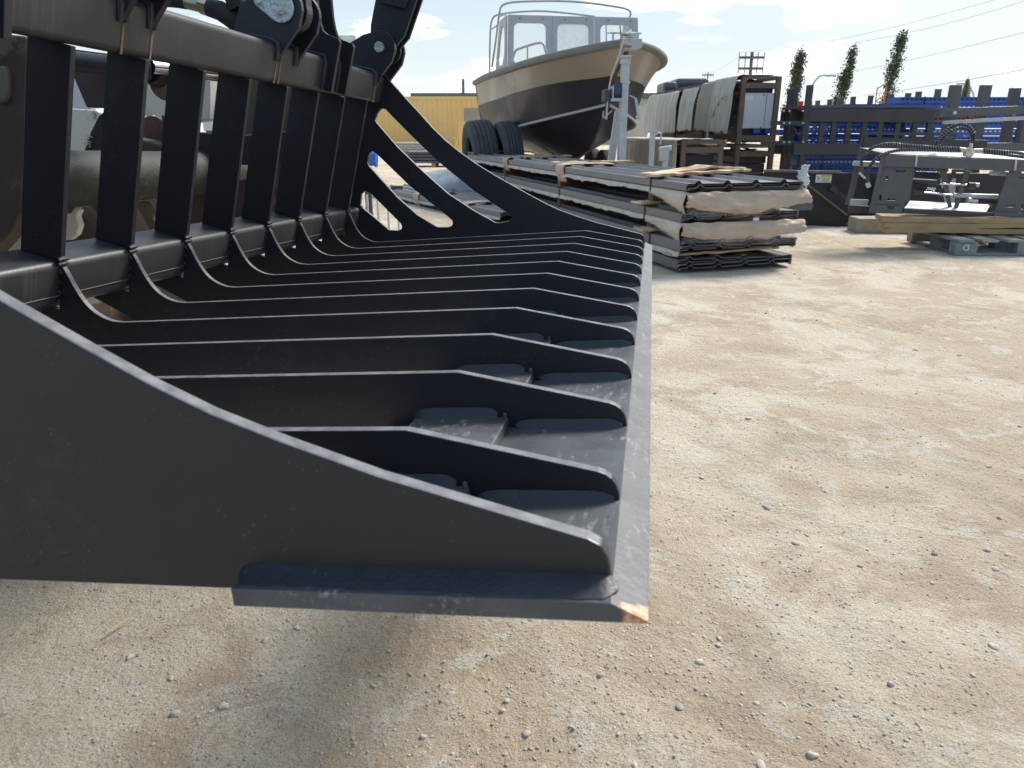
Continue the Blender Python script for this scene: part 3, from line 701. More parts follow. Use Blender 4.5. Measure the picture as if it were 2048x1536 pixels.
for bi, (z0, h) in enumerate(((.445, .125), (.238, .115), (.098, .058), (0, .018))):
    for wi, y in enumerate((.62, 2.85, 5.1)):
        c = A0+AX*y+BX_*.475
        m = MB(); m.box((c.x, c.y, z0+h/2), (.93, .085, h), Matrix.Rotation(RZ, 3, 'Z'))
        tag(m.build('timber_spacer', REDWOOD if bi < 2 else WOOD, bevel=.003), 'timber spacer under the %s roof sheet bundle at %s' % (bn[bi], where[wi]), 'timber', 'timber spacers between the roof sheet bundles')
def board(name, label, pts, wd, th, mat, seed=0, nn=22, rough=.01):
    """a thin warped board following points, splintered along its edges"""
    P = [Vector(p) for p in pts]
    def pos(u):
        q = u*(len(P)-1); i = min(int(q), len(P)-2); return P[i].lerp(P[i+1], q-i)
    vs = []
    d = (P[-1]-P[0]).normalized(); s = d.cross(Vector((0, 0, 1))).normalized()
    for i in range(nn+1):
        c = pos(i/nn); a = wd/2*(1+rough*12*nz(i*.9, seed)); b = wd/2*(1+rough*12*nz(i*.9, seed+9)); hz_ = .3*th*nz(i*.7, seed+4)
        for e, o in ((-a, 0), (b, 0), (b, th), (-a, th)): vs.append(c+s*e+Vector((0, 0, o+hz_+rough*nz(i*.5, e*20, seed))))
    fs = [(i*4+j, i*4+(j+1) % 4, (i+1)*4+(j+1) % 4, (i+1)*4+j) for i in range(nn) for j in range(4)]+[(3, 2, 1, 0), (nn*4, nn*4+1, nn*4+2, nn*4+3)]
    return tag(MB().add(vs, fs).build(name, mat), label, 'board', 'boards laid on the roof sheet bundles')
def bl(x, y, z): p = A0+AX*y+BX_*x; return (p.x, p.y, z)
board('splintered_board', 'pale splintered board bowed across the top of the roof sheet stack', [bl(-.03, .60, .668), bl(.15, .72, .668), bl(.40, .80, .690), bl(.62, .86, .712), bl(.74, .90, .700), bl(.98, .95, .690)], .19, .016, SPLINT, 1)
board('splintered_board', 'short brown splintered board under the bowed board at the front strap', [bl(-.06, .52, .664), bl(.14, .56, .668), bl(.40, .62, .672), bl(.86, .8, .676), bl(1.0, .84, .676)], .10, .018, SPLINT, 2)
board('board', 'thin board across the top bundle beside the middle kraft pad', [bl(0, 3.0, .668), bl(.5, 3.15, .672), bl(1.0, 3.2, .668)], .14, .012, WOOD, 3)
board('board', 'thin pale board across the top bundle at its far kraft pad', [bl(0, 5.2, .668), bl(.5, 5.3, .675), bl(1.0, 5.25, .668)], .14, .012, WOOD, 4)
board('board', 'pale veneer strip across the far end of the top bundle below the tyres', [bl(-.05, 7.0, .672), bl(.5, 7.05, .69), bl(1.0, 7.0, .675)], .16, .014, SPLINT, 5)
board('splintered_board', 'splintered board stub jutting from the left of the second bundle', [bl(-.12, .60, .452), bl(.05, .62, .452), bl(.22, .66, .452)], .15, .018, SPLINT, 6)
board('board', 'board stub jutting from the left above the third bundle', [bl(-.14, .5, .258), bl(.05, .5, .258), bl(.16, .5, .256)], .17, .018, WOOD, 7)
board('board', 'long pale board lying across the lowest bundle at the front', [bl(-.08, .10, .120), bl(.3, .06, .130), bl(.7, .12, .136), bl(.88, .16, .128)], .12, .016, WOOD, 8)
# bunched film at the right front corner
def knot(u, v):
    a = v*2*PI; r = .014+.022*math.sin(PI*u)+.034*nz(u*11, math.cos(a)*3, math.sin(a)*3)
    p = A0+BX_*(.945+.05*u+.02*math.sin(u*6))+AX*(.02)
    return (p.x+r*math.cos(a), p.y+r*.7*math.sin(a), .56+.20*u)
f_ = grid_sheet('plastic_film', knot, 22, 16, FILMW, None, .001); tag(f_, 'bunch of torn clear film standing up at the right corner of the sheet stack', 'plastic film')

# second, lower stack seen through the slots of the far side plate
p = gp(1060, 452)
b5 = bundle('low bundle of roof sheets seen through the top slot of the bucket side', (p.x-.32, p.y+.1, .10), R(28), 4.6, wd=.96, sheets=4, straps=(.9, 2.6), pads=((.95, .22, .02), (2.6, .2, .02)), seed=6, group='bundles of roof sheets stacked in the yard')
q = b5.location
board('board', 'tan board strapped across the low bundle seen through the slots', [q+Vector((.25, 1.0, .075)), q+Vector((.6, .75, .09)), q+Vector((1.1, .5, .08))], .12, .03, WOOD, 11)
def wrapped_pile(name, label, c, d, rz, mat, seed):
    def f(u, v):
        a = u*2*PI; ph = v*PI*.5; sx_ = math.copysign(abs(math.cos(a))**.6, math.cos(a)); sy_ = math.copysign(abs(math.sin(a))**.6, math.sin(a))
        k = math.cos(ph)**.45; n_ = 1+.16*nz(math.cos(a)*2+seed, math.sin(a)*2, v*3)
        x = sx_*d[0]/2*k*n_; y = sy_*d[1]/2*k*n_; return (c[0]+x*math.cos(rz)-y*math.sin(rz), c[1]+x*math.sin(rz)+y*math.cos(rz), c[2]+d[2]*math.sin(ph)**.8*(1+.15*nz(x*3, y*3, seed)))
    o = grid_sheet(name, f, 44, 14, mat, None, .002)
    return tag(o, label, 'pile')
p = gp(905, 400); wrapped_pile('film_wrapped_pile', 'low heap of goods wrapped in crumpled white film beyond the bucket side', (p.x, p.y+.4, 0), (1.3, .9, .42), .3, FILMW, 2)
p = gp(960, 392); m = MB(); m.box((p.x, p.y+.2, .12), (.75, .5, .24), Matrix.Rotation(.3, 3, 'Z')); m.box((p.x, p.y+.2, .25), (.8, .55, .02), Matrix.Rotation(.3, 3, 'Z')); tag(m.build('grey_crate', CHARL, bevel=.01), 'grey crate behind the film-wrapped heap beyond the bucket side', 'crate')
for i, (x0, x1, yb, h, mt, lab) in enumerate(((835, 900, 334, .34, CHARL, 'dark grey steel bundle on timbers seen through the second slot'), (770, 850, 308, .42, WHITEPAP, 'pale wrapped bundle far behind the bucket side, by the yellow container'), (820, 930, 300, .60, GALV, 'silvery bundle stacked below the yellow container'))):
    a = gp(x0, yb); b = gp(x1, yb); c = (a+b)/2; wdt = (b-a).length
    m = MB()
    for k in range(4): m.box((c.x, c.y+.5, .10+h*(k+.5)/4), (wdt*2.0-k*.12, 1.1, h/4-.02))
    o = m.build('steel_bundle', mt, bevel=.01); tag(o, lab, 'bundle')
    for k in range(3):
        tag(MB().box((c.x-wdt*.8+k*wdt*.8, c.y+.5, .05), (.12, 1.2, .10)).build('timber_bearer', WOOD), ['left', 'middle', 'right'][k]+' timber bearer under the '+['dark grey steel bundle', 'pale wrapped bundle', 'silvery bundle'][i], 'timber', 'timber bearers under the far bundles')
c = at(745, 318, 6.4); m = MB(); m.cyl((c.x-.35, c.y, c.z), (c.x+.02, c.y, c.z), .055, 24); m.cyl((c.x+.02, c.y, c.z), (c.x+.035, c.y, c.z), .065, 24)
bp_ = thing('blue_capped_pipe', 'blue capped steel roller seen through the second slot of the bucket side', 'roller', (c.x, c.y, 0))
def loc(o, par):
    o.parent = par; o.matrix_parent_inverse = par.matrix_world.inverted(); return o
loc(m.build('blue_cap', BLUE), bp_)
m = MB(); m.bar((c.x-.3, c.y, 0), (c.x-.3, c.y, c.z), .06, .06); m.bar((c.x-.05, c.y, 0), (c.x-.05, c.y, c.z), .05, .05); m.box((c.x-.18, c.y, .02), (.5, .4, .04)); loc(m.build('stand', CHARC), bp_)
rk = thing('rod_rack', 'small rack of four thin upright rods seen through the lowest slot', 'rack', (-.95, 4.3, 0))
for i, x in enumerate((737, 757, 777, 797)):
    c = at(x, 440, 4.35+i*.03); m = MB().cyl((c.x, c.y, .02), (c.x, c.y, .66-.03*i), .006, 8); loc(m.build('rod', GALV), rk)
m = MB(); a = at(737, 440, 4.35); b = at(797, 440, 4.44); m.bar((a.x-.05, a.y, .02), (b.x+.25, b.y, .02), .05, .04); m.bar((a.x, a.y-.2, .02), (a.x, a.y+.2, .02), .05, .04); m.bar((b.x, b.y-.2, .02), (b.x, b.y+.2, .02), .05, .04)
loc(m.build('base_frame', CHARC), rk)
c = gp(795, 398); m = MB(); m.box((c.x, c.y, .09), (.16, .12, .18)); m.box((c.x, c.y, .19), (.18, .14, .02)); tag(m.build('grey_box', CHARL, bevel=.006), 'small dark grey box on the gravel seen through the middle slot', 'box')

# ------------------------------------------------------------------ boat
BR = R(9); boat = thing('work_boat', 'aluminium work boat with tan and black hull and open windscreen, bow towards the camera', 'boat', (1.44, 10.0, 0), BR)
def lerp_curve(pts, n):
    P = [Vector(p) for p in pts]; d = [0]
    for a, b in zip(P, P[1:]): d.append(d[-1]+(b-a).length)
    out_ = []
    for i in range(n+1):
        s = d[-1]*(i/n)**1.25
        k = min(max(j for j in range(len(d)) if d[j] <= s+1e-9), len(P)-2)
        f = (s-d[k])/(d[k+1]-d[k])
        p0 = P[max(k-1, 0)]; p1 = P[k]; p2 = P[k+1]; p3 = P[min(k+2, len(P)-1)]
        out_.append(.5*((2*p1)+(p2-p0)*f+(2*p0-5*p1+4*p2-p3)*f*f+(3*p1-p0-3*p2+p3)*f**3))
    return out_
NH = 26
gun = lerp_curve([(.03, -.02, 2.02), (.32, .20, 1.99), (.58, .55, 1.955), (.84, 1.1, 1.925), (1.02, 1.8, 1.90), (1.16, 3.0, 1.885), (1.24, 4.5, 1.89), (1.22, 6.2, 1.90)], NH)
colr = lerp_curve([(.012, .60, 1.69), (.24, .88, 1.665), (.55, 1.25, 1.64), (.82, 1.8, 1.60), (1.02, 2.6, 1.555), (1.12, 3.7, 1.51), (1.18, 4.8, 1.49), (1.16, 6.2, 1.48)], NH)
chin = lerp_curve([(.012, .90, 1.34), (.20, 1.15, 1.285), (.52, 1.6, 1.20), (.85, 2.3, 1.10), (1.03, 3.2, 1.02), (1.10, 4.5, .96), (1.08, 6.2, .94)], NH)
keel = lerp_curve([(.012, .90, 1.34), (.012, 1.35, 1.00), (.012, 1.8, .74), (.012, 2.5, .60), (.012, 3.5, .56), (.012, 4.8, .55), (.012, 6.2, .55)], NH)
def hull_side(sg):
    m = MB()
    rows = []
    def sub(A_, B_, k, fl=0.):
        return [[(a.lerp(b, j/k) + Vector((fl*math.sin(PI*j/k)*min(1, a.x*2), 0, 0))) for a, b in zip(A_, B_)] for j in range(k+1)]
    for A_, B_, k, mi, fl in ((gun, colr, 4, 0, -.02), (colr, chin, 5, 1, -.02), (chin, keel, 5, 1, .015)):
        R_ = sub(A_, B_, k, fl); vs = [(sg*v.x, v.y, v.z) for r in R_ for v in r]; n = NH+1
        fs = [(j*n+i, j*n+i+1, (j+1)*n+i+1, (j+1)*n+i) for j in range(k) for i in range(NH)]
        m.add(vs, fs, mi)
    return m
hm = hull_side(1); h2 = hull_side(-1); hm.add(h2.v, h2.f, 0); hm.fm = hm.fm[:len(hm.fm)-len(h2.f)]+h2.fm
# stem bar, transom and deck
st_ = [Vector((0, -.05, 2.02)), Vector((0, .60, 1.69)), Vector((0, .90, 1.34)), Vector((0, 1.35, 1.0)), Vector((0, 1.8, .74)), Vector((0, 2.5, .60)), Vector((0, 6.2, .55))]
tr = [gun[-1], colr[-1], chin[-1], keel[-1]]; q = [(v.x, v.y, v.z) for v in tr]+[(-v.x, v.y, v.z) for v in reversed(tr)]; hm.add(q, [tuple(range(8))], 0)
dk = [(v.x, v.y, v.z-.03) for v in gun]+[(-v.x, v.y, v.z-.03) for v in reversed(gun)]; hm.add(dk, [tuple(range(len(dk)))], 0)
ho = hm.build('hull', [TAN, HULLB], boat, smooth=True)
m = MB(); 
for a, b in zip(st_, st_[1:]): m.bar(a, b, .035, .05)
m.build('stem_bar', HULLB, boat)
for sg in (-1, 1):
    m = MB(); m.tube([(sg*v.x, v.y, v.z) for v in gun], .052, 12); m.build('rub_rail', ALUD, boat, smooth=True)
    m = MB(); m.tube([(sg*(v.x+.012), v.y, v.z) for v in chin], .020, 8); m.build('spray_rail', ALU, boat, smooth=True)
m = MB(); m.prism([(-.13, 1.965), (-.07, 1.93), (.07, 1.93), (.13, 1.965), (.12, 2.06), (-.12, 2.06)], lambda p: (p[0], -.10, p[1]), lambda p: (p[0], .25, p[1])); m.build('bow_plate', ALU, boat, bevel=.01)
m = MB(); m.box((0, .12, 2.09), (.10, .30, .03)); m.cyl((-.06, .0, 2.11), (.06, .0, 2.11), .03, 12); m.bar((.16, .2, 2.07), (.16, .2, 2.15), .02, .02); m.bar((-.16, .2, 2.07), (-.16, .2, 2.15), .02, .02); m.tube([(-.2, .2, 2.15), (.2, .2, 2.15)], .012, 8); m.build('anchor_roller', GALV, boat)
def rrect(x0, x1, z0, z1, r, n=5): return arc(x1-r, z1-r, r, 0, 90, n)+arc(x0+r, z1-r, r, 90, 180, n)+arc(x0+r, z0+r, r, 180, 270, n)+arc(x1-r, z0+r, r, 270, 360, n)
WZ0, WZ1 = 1.90, 2.715; YW = 3.0
panels = [(-1.06, -.34, 0.), (-.34, .36, .012), (.36, 1.09, 0.)]
for i, (x0, x1, dy) in enumerate(panels):
    rake = .10
    f0 = lambda p, dy=dy: (p[0]*(1-.03*(p[1]-WZ0)), YW+dy+rake*(p[1]-WZ0), p[1]); f1 = lambda p, dy=dy: (p[0]*(1-.03*(p[1]-WZ0)), YW+.035+dy+rake*(p[1]-WZ0), p[1])
    hx0, hx1 = (x0+.10, x1-.10) if i != 1 else (x0+.09, x1-.09)
    hole = rrect(hx0, hx1, WZ0+.10, WZ1-.115, .085)
    fr = MB().prism([(x0+.004, WZ0), (x1-.004, WZ0), (x1-.004, WZ1), (x0+.004, WZ1)], f0, f1, [hole]).build('window_frame', ALU, boat, bevel=.004)
    MB().prism(rrect(hx0+.002, hx1-.002, WZ0+.102, WZ1-.117, .083), lambda p: (p[0]*(1-.03*(p[1]-WZ0)), YW+.014+dy+rake*(p[1]-WZ0), p[1]), lambda p: (p[0]*(1-.03*(p[1]-WZ0)), YW+.020+dy+rake*(p[1]-WZ0), p[1])).build('window_glass', GLASSF if i == 1 else GLASS, fr)
    m = MB()
    for k in range(2): c_ = (x0+(x1-x0)*(.3+.5*k), YW-.004+dy+rake*(WZ1-.05-WZ0), WZ1-.05); m.cyl((c_[0], c_[1]-.004, c_[2]), (c_[0], c_[1]+.004, c_[2]), .012, 8)
    m.build('rivets', ALUD, fr)
for sg, xx in ((-1, -1.055), (1, 1.085)):
    po = [(YW+.05, WZ0), (YW+1.25, WZ0), (YW+.85, WZ1), (YW+.15, WZ1)]; hl = [(YW+.20, WZ0+.12), (YW+1.02, WZ0+.12), (YW+.74, WZ1-.12), (YW+.26, WZ1-.12)]
    fr = MB().prism(po, lambda p: (xx*(1-.03*(p[1]-WZ0)), p[0], p[1]), lambda p: ((xx+sg*.03)*(1-.03*(p[1]-WZ0)), p[0], p[1]), [chaikin(hl, 1, True)]).build('side_window_frame', ALU, boat, bevel=.004)
    MB().prism(chaikin(hl, 1, True), lambda p: ((xx+sg*.012)*(1-.03*(p[1]-WZ0)), p[0], p[1]), lambda p: ((xx+sg*.017)*(1-.03*(p[1]-WZ0)), p[0], p[1])).build('window_glass', GLASS, fr)
bi_ = boat.matrix_world.inverted()
def railpx(name, pts, r, mat=ALU):
    P = [bi_ @ at(x, y, Y) for x, y, Y in pts]; P = [Vector(p) for p in chaikin([tuple(p) for p in P], 2)]
    return MB().tube(P, r, 8).build(name, mat, boat, smooth=True)
railpx('roof_rail', [(984, 134, 13.9), (992, 80, 13.9), (998, 30, 13.9), (1003, 6, 13.9), (1060, 2, 13.95), (1150, 2, 14.1), (1240, 14, 14.25), (1264, 21, 14.3), (1256, 44, 14.3), (1236, 100, 14.3)], .018)
railpx('roof_rail', [(979, 146, 15.2), (980, 80, 15.2), (982, 36, 15.2), (1000, 27, 15.2), (1071, 21, 15.3), (1127, 25, 15.4), (1190, 33, 15.5)], .018)
railpx('roof_rail', [(998, 33, 13.9), (1011, 28, 13.2)], .014); railpx('roof_rail', [(981, 60, 15.2), (994, 51, 13.9)], .014)
railpx('roof_rail', [(1212, 40, 15.4), (1213, 95, 15.4)], .014); railpx('roof_rail', [(1213, 66, 15.4), (1244, 66, 14.3)], .012)
railpx('grab_rail', [(1024, 124, 12.1), (1030, 102, 12.1), (1036, 98, 12.1), (1070, 87, 11.9), (1084, 85, 11.8), (1088, 90, 11.8), (1093, 108, 11.8)], .017)
railpx('grab_rail', [(1055, 95, 12.0), (1055, 118, 12.0)], .012)
railpx('grab_rail', [(1304, 108, 12.2), (1306, 92, 12.2), (1311, 97, 12.1), (1313, 112, 12.1)], .014)
railpx('bow_eye', [(1207, 222, 10.82), (1205, 234, 10.80), (1208, 236, 10.80), (1224, 221, 10.7)], .010)

# trailer carrying the boat: winch post, frame, wheels
tp = gp(1228, 400); pb = at(1243, 305, 9.55); pt = at(1251.5, 110, 9.55); X0 = pt.x; Y0 = 9.55
tr_ = thing('boat_trailer', 'galvanised boat trailer with a tall winch post under the bow of the work boat', 'trailer', (X0, Y0, 0), BR)
tq = tr_.matrix_world.inverted()
m = MB(); m.bar((0, 0, .35), (0, 0, pt.z-.01), .085, .085); m.build('winch_post', GALV, tr_, bevel=.006)
m = MB(); m.box((0, 0, pt.z-.02), (.11, .11, .03)); m.box((0, 0, pt.z-.30), (.105, .105, .025)); m.box((0, .0, pt.z-.07), (.100, .100, .06)); m.build('post_collar', GALV, tr_, bevel=.004)
m = MB(); z0 = pt.z
for sg in (-1, 1):
    m.prism([(-.03, 0), (.03, 0), (.055, .10), (.040, .20), (.07, .32), (.055, .33), (.018, .20), (.01, .12), (-.02, .10)], lambda p: (sg*(.045+p[0]*.25)-.004, .02+p[0], z0+p[1]), lambda p: (sg*(.045+p[0]*.25)+.004, .02+p[0], z0+p[1]))
m.cyl((-.07, .02, z0+.10), (.07, .02, z0+.10), .022, 12); m.cyl((-.06, .03, z0+.22), (.06, .03, z0+.22), .014, 10)
m.build('bow_roller_bracket', material('rusty_zinc', (.34, .27, .20), (.20, .13, .09), rough=.6, metal=.3, nscale=20, bump=.3), tr_, bevel=.003)
m = MB(); m.box((-.13, .02, z0-.42), (.18, .14, .10)); m.box((-.22, .0, z0-.45), (.07, .16, .14)); m.bar((-.10, .0, z0-.30), (0, 0, z0-.36), .05, .05); m.build('bow_stop', CHARC, tr_, bevel=.01)
wz = (at(1235, 200, Y0)).z
wi = thing('w', None, None); bpy.data.objects.remove(wi)
m = MB(); m.box((-.10, -.02, wz), (.16, .14, .03)); m.box((-.16, -.02, wz+.07), (.012, .16, .16)); m.box((-.045, -.02, wz+.07), (.012, .16, .16)); m.cyl((-.17, -.02, wz+.09), (-.02, -.02, wz+.09), .06, 18); m.cyl((-.17, -.02, wz+.02), (-.01, -.02, wz+.02), .02, 12)
winch = m.build('winch', GALV, tr_, bevel=.003)
m = MB(); m.cyl((-.15, -.02, wz+.10), (-.055, -.02, wz+.10), .075, 20); m.build('winch_strap_reel', material('navy_strap', (.04, .06, .13), rough=.7, bump=.4), winch, smooth=True)
m = MB(); m.bar((.06, -.03, wz+.05), (.13, -.05, wz+.02), .03, .012); m.bar((.13, -.05, wz+.02), (.18, -.06, wz-.20), .03, .012); m.cyl((.17, -.10, wz-.20), (.17, -.02, wz-.20), .018, 10); m.build('crank_handle', GALV, winch)
m = MB(); m.tube([Vector(p) for p in chaikin([(-.05, -.06, wz+.66), (-.10, -.07, wz+.48), (-.19, -.07, wz+.25), (-.22, -.07, wz+.02), (-.225, -.07, wz-.22)], 2)], .010, 6); m.build('cable', WHITEPAP, tr_, smooth=True)
a = tq @ at(1237, 222, Y0+.1); m = MB(); m.bar((a.x, a.y, a.z), (a.x-.10, a.y, .35), .085, .06); m.build('post_brace', GALV, tr_, bevel=.004)
m = MB()
m.bar((0, -1.2, .38), (0, 1.2, .38), .10, .12); m.bar((0, 1.0, .40), (-.75, 2.0, .42), .08, .10); m.bar((0, 1.0, .40), (.75, 2.0, .42), .08, .10)
for sg in (-1, 1): m.bar((sg*.75, 2.0, .42), (sg*.75, 7.0, .42), .08, .12)
for y in (2.1, 3.8, 5.2, 6.9): m.bar((-.8, y, .40), (.8, y, .40), .08, .08)
m.build('frame', GALV, tr_)
for y in (4.6, 5.5):
    for sg in (-1, 1):
        m = MB(); m.tube([(sg*1.0, y, .34), (sg*1.2, y, .34)], .34, 28); wl = m.build('wheel', TYRE, tr_, bevel=.03)
        MB().cyl((sg*1.205, y, .34), (sg*1.215, y, .34), .2, 20).build('rim', GALV, wl)
for sg in (-1, 1):
    MB().bar((sg*.45, 2.6, .46), (sg*.45, 6.9, .52), .09, .05).build('bunk', PALW, tr_)

jk = gp(1305, 420); c = at(1304, 290, 8.9)
jack = thing('trailer_jack', 'galvanised trailer jack standing right of the winch post behind the sheet stack', 'trailer jack', (c.x, 8.9, 0))
zt = at(1304, 262, 8.9).z
m = MB(); m.bar((0, 0, .02), (0, 0, zt), .055, .055); m.box((0, 0, .02), (.18, .18, .02)); m.box((0, 0, zt), (.075, .075, .02)); m.build('jack_leg', GALV, jack, bevel=.004)
m = MB(); m.tube([Vector(q) for q in chaikin([(.03, 0, zt-.04), (.07, 0, zt-.01), (.10, 0, zt-.04), (.09, 0, zt-.14)], 2)], .010, 8); m.build('crank', GALV, jack, smooth=True)
m = MB(); m.box((.14, 0, zt-.26), (.10, .08, .12)); m.cyl((.08, 0, zt-.20), (.22, 0, zt-.18), .03, 12); m.box((.16, 0, zt-.36), (.06, .06, .08)); m.build('coupler', GALV, jack, bevel=.012)

# tyres
def tyre(label, c, rad, wd, rz, tilt):
    t = thing('tyre', label, 'tyre', c, rz, 'worn tyres by the boat')
    ri = rad*.56; pr = []
    half = [(wd*.30, ri), (wd*.42, ri+.01), (wd*.50, ri+(rad-ri)*.35), (wd*.52, ri+(rad-ri)*.6), (wd*.47, rad*.955), (wd*.40, rad*.985)]
    pr = half+[(wd*.30, rad), (wd*.27, rad), (wd*.265, rad-.018), (wd*.245, rad-.018), (wd*.24, rad), (wd*.10, rad+.002), (wd*.095, rad-.018), (wd*.075, rad-.018), (wd*.07, rad+.002)]
    pr = pr+[(-x, r) for x, r in reversed(pr)]+[(-wd*.26, ri+.02), (-wd*.40, ri+(rad-ri)*.5), (-wd*.3, rad-.05), (wd*.3, rad-.05), (wd*.40, ri+(rad-ri)*.5), (wd*.26, ri+.02)]
    n = 56; vs = []; k = len(pr)
    for i in range(n):
        a = 2*PI*i/n
        for x, r in pr: vs.append((x, math.cos(a)*r, math.sin(a)*r+rad))
    fs = [(i*k+j, i*k+(j+1) % k, ((i+1) % n)*k+(j+1) % k, ((i+1) % n)*k+j) for i in range(n) for j in range(k)]
    MB().add(vs, fs).build('tread', TYRE, t, smooth=True)
    t.rotation_euler = (0, tilt, rz)
    return t
tyre('left worn tyre standing before the boat, its open side turned left', (-.46, 12.75, 0), .585, .40, R(14), R(-5))
tyre('right worn tyre standing against the left one beneath the boat', (-.04, 12.60, 0), .575, .30, R(15), R(-4))

# ------------------------------------------------------------------ yellow container, green-roofed building, far things
cY = 38.7; cxa, cxb = at(560, 190, cY).x, at(560, 190, cY).x+12.2
ct = thing('shipping_container', 'faded yellow corrugated shipping container with rust runs beyond the boat', 'container', ((cxa+cxb)/2, cY, 0))
m = MB(); vs = []; X = []; x = -6.0; k = 0
while x < 6.0: X += [(x, 0), (x+.09, 0), (x+.125, .036), (x+.20, .036)]; x += .235
n = len(X); v_ = [(a, b, .16) for a, b in X]+[(a, b, 2.46) for a, b in X]; m.add(v_, [(i, i+1, n+i+1, n+i) for i in range(n-1)]); m.build('corrugated_side', CONT, ct)
m = MB(); m.box((0, .03, 2.52), (12.2, .10, .12)); m.box((0, .03, .08), (12.2, .10, .16))
for sx_ in (-1, 1): m.box((sx_*6.04, .03, 1.3), (.16, .12, 2.4))
m.box((0, 1.25, 2.57), (12.2, 2.4, .02)); m.box((0, 2.45, 1.3), (12.1, .04, 2.4)); m.box((6.08, 1.2, 1.3), (.04, 2.4, 2.4)); m.box((-6.08, 1.2, 1.3), (.04, 2.4, 2.4)); m.build('container_frame', CONT, ct)
ga = at(833, 184, 62); gb = at(1010, 190, 62)
gb_ = thing('green_roofed_building', 'long low building with a dark green metal roof behind the yellow container', 'building', (ga.x+9, 62, 0))
m = MB(); m.box((0, 5, 1.7), (18, 10, 3.4)); m.build('wall', CREAM, gb_)
m = MB(); zr = ga.z
m.prism([(-.6, 3.35), (-.6, 3.75), (5, zr+.1), (10.6, 3.75), (10.6, 3.35)], lambda p: (-9.4, p[0], p[1]), lambda p: (9.4, p[0], p[1]))
for i in range(40): m.box((-9.3+i*.47, -.62, 3.55), (.14, .06, .42))
m.build('roof', GREENR, gb_)
m = MB()
for x, h in ((-4.1, .5), (-1.6, .9), (1.5, .8)): m.bar((x-ga.x*0, 3, zr-.4), (x, 3, zr+h*.5), .07, .07)
m.build('roof_vent', CHARC, gb_)
c = at(945, 250, 28); pn = thing('grey_sheet_panel', 'tall plain grey panel standing upright in front of the yellow container', 'panel', (c.x, 28, 0)); z1 = at(945, 216, 28).z; wdp = 28*.95*34/1500
m = MB(); m.box((0, 0, z1/2), (wdp, .06, z1)); m.build('sheet', CARDG, pn); m = MB(); m.bar((-wdp*.4, .3, 0), (-wdp*.4, 0, z1*.8), .05, .05); m.bar((wdp*.4, .3, 0), (wdp*.4, 0, z1*.8), .05, .05); m.build('prop', WOOD, pn)
c = at(924, 290, 26); z1 = at(924, 246, 26).z; rp_ = thing('rusty_stand', 'rust streaked steel stand left of the tall grey panel', 'stand', (c.x, 26, 0))
m = MB(); m.bar((0, 0, 0), (0, 0, z1), .20, .15); m.bar((-.32, .2, 0), (-.05, 0, z1*.8), .08, .08); m.bar((-.32, 0, z1*.62), (0, 0, z1*.62), .06, .06); m.box((0, 0, .03), (.5, .4, .06)); m.box((-.02, 0, z1), (.26, .2, .06)); m.build('post', CONT, rp_)
c = at(742, 80, 22); tl = thing('white_trailer_box', 'white box trailer showing above the top beam between the bucket lugs', 'trailer', (c.x-2.6, 22, 0)); z1 = at(706, 70, 22).z
m = MB(); m.box((0, .8, (z1+1.0)/2), (4.4, 1.6, z1-1.0)); m.build('box_body', material('white_trailer_paint', (.72, .73, .70), rough=.5), tl, bevel=.03)
m = MB(); m.box((0, .8, .9), (4.3, 1.5, .2)); m.build('chassis', CHARC, tl)
for x in (-1.5, 1.5):
    for y in (.3, 1.3): MB().cyl((x-.15, y, .48), (x+.15, y, .48), .48, 24).build('wheel', TYRE, tl)

def light_pole(px_, ybase, ytop, Y, xtip, ytip, label):
    t = thing('street_lamp', label, 'street lamp', (at(px_, 200, Y).x, Y, 0)); q = t.matrix_world.inverted()
    P = [(0, 0, 0), q @ at(px_, ybase, Y), q @ at(px_+(xtip-px_)*.04, (ybase+ytop)/2, Y), q @ at(px_+(xtip-px_)*.2, ytop+8, Y), q @ at(px_+(xtip-px_)*.6, ytip+1, Y), q @ at(xtip, ytip, Y)]
    P = [Vector(p) for p in P]; P = [P[0], P[1]]+[Vector(p) for p in chaikin([tuple(p) for p in P[1:]], 2)][1:]
    MB().tube(P, .07, 8).build('pole', GALV, t, smooth=True); e = P[-1]; sg = 1 if xtip > px_ else -1
    MB().box((e.x+sg*.35, e.y, e.z-.03), (.7, .3, .14)).build('lamp_head', GALV, t, bevel=.03)
light_pole(1619, 205, 160, 62, 1652, 150.5, 'left arched street lamp between the first two columnar trees')
light_pole(1947, 195, 176, 62, 1932, 167, 'right street lamp arching left beside the small conifer')
def power_pole(px_, ytop, Y, arms, label, r=.16):
    b0 = at(px_, 200, Y); t = thing('power_pole', label, 'power pole', (b0.x, Y, 0)); zt_ = at(px_, ytop, Y).z
    MB().cyl((0, 0, 0), (0, 0, zt_), r, 10, r*.7).build('pole', material('dark_wood_pole', (.15, .14, .13), rough=.9) if 'dark_wood_pole' not in MATS else MATS['dark_wood_pole'], t)
    for ya, hw in arms:
        za = at(px_, ya, Y).z; o = MB().bar((-hw, 0, za), (hw, 0, za), .14, .16).build('crossarm', MATS['dark_wood_pole'], t)
        for f in (-1, -.5, .5, 1): MB().cyl((hw*f, 0, za-.35), (hw*f, 0, za+.35), .045, 8).build('insulator', GALV, o)
    return t
power_pole(1495.5, 104, 60, ((115, .92), (137, .90)), 'wooden power pole with two crossarms above the rusty stillages')
power_pole(1412, 144, 130, ((150, .9),), 'distant power pole between the boat and the draped stillages', .14)
power_pole(927, 158, 100, (), 'bare wooden pole rising behind the green roof left of the boat', .22)
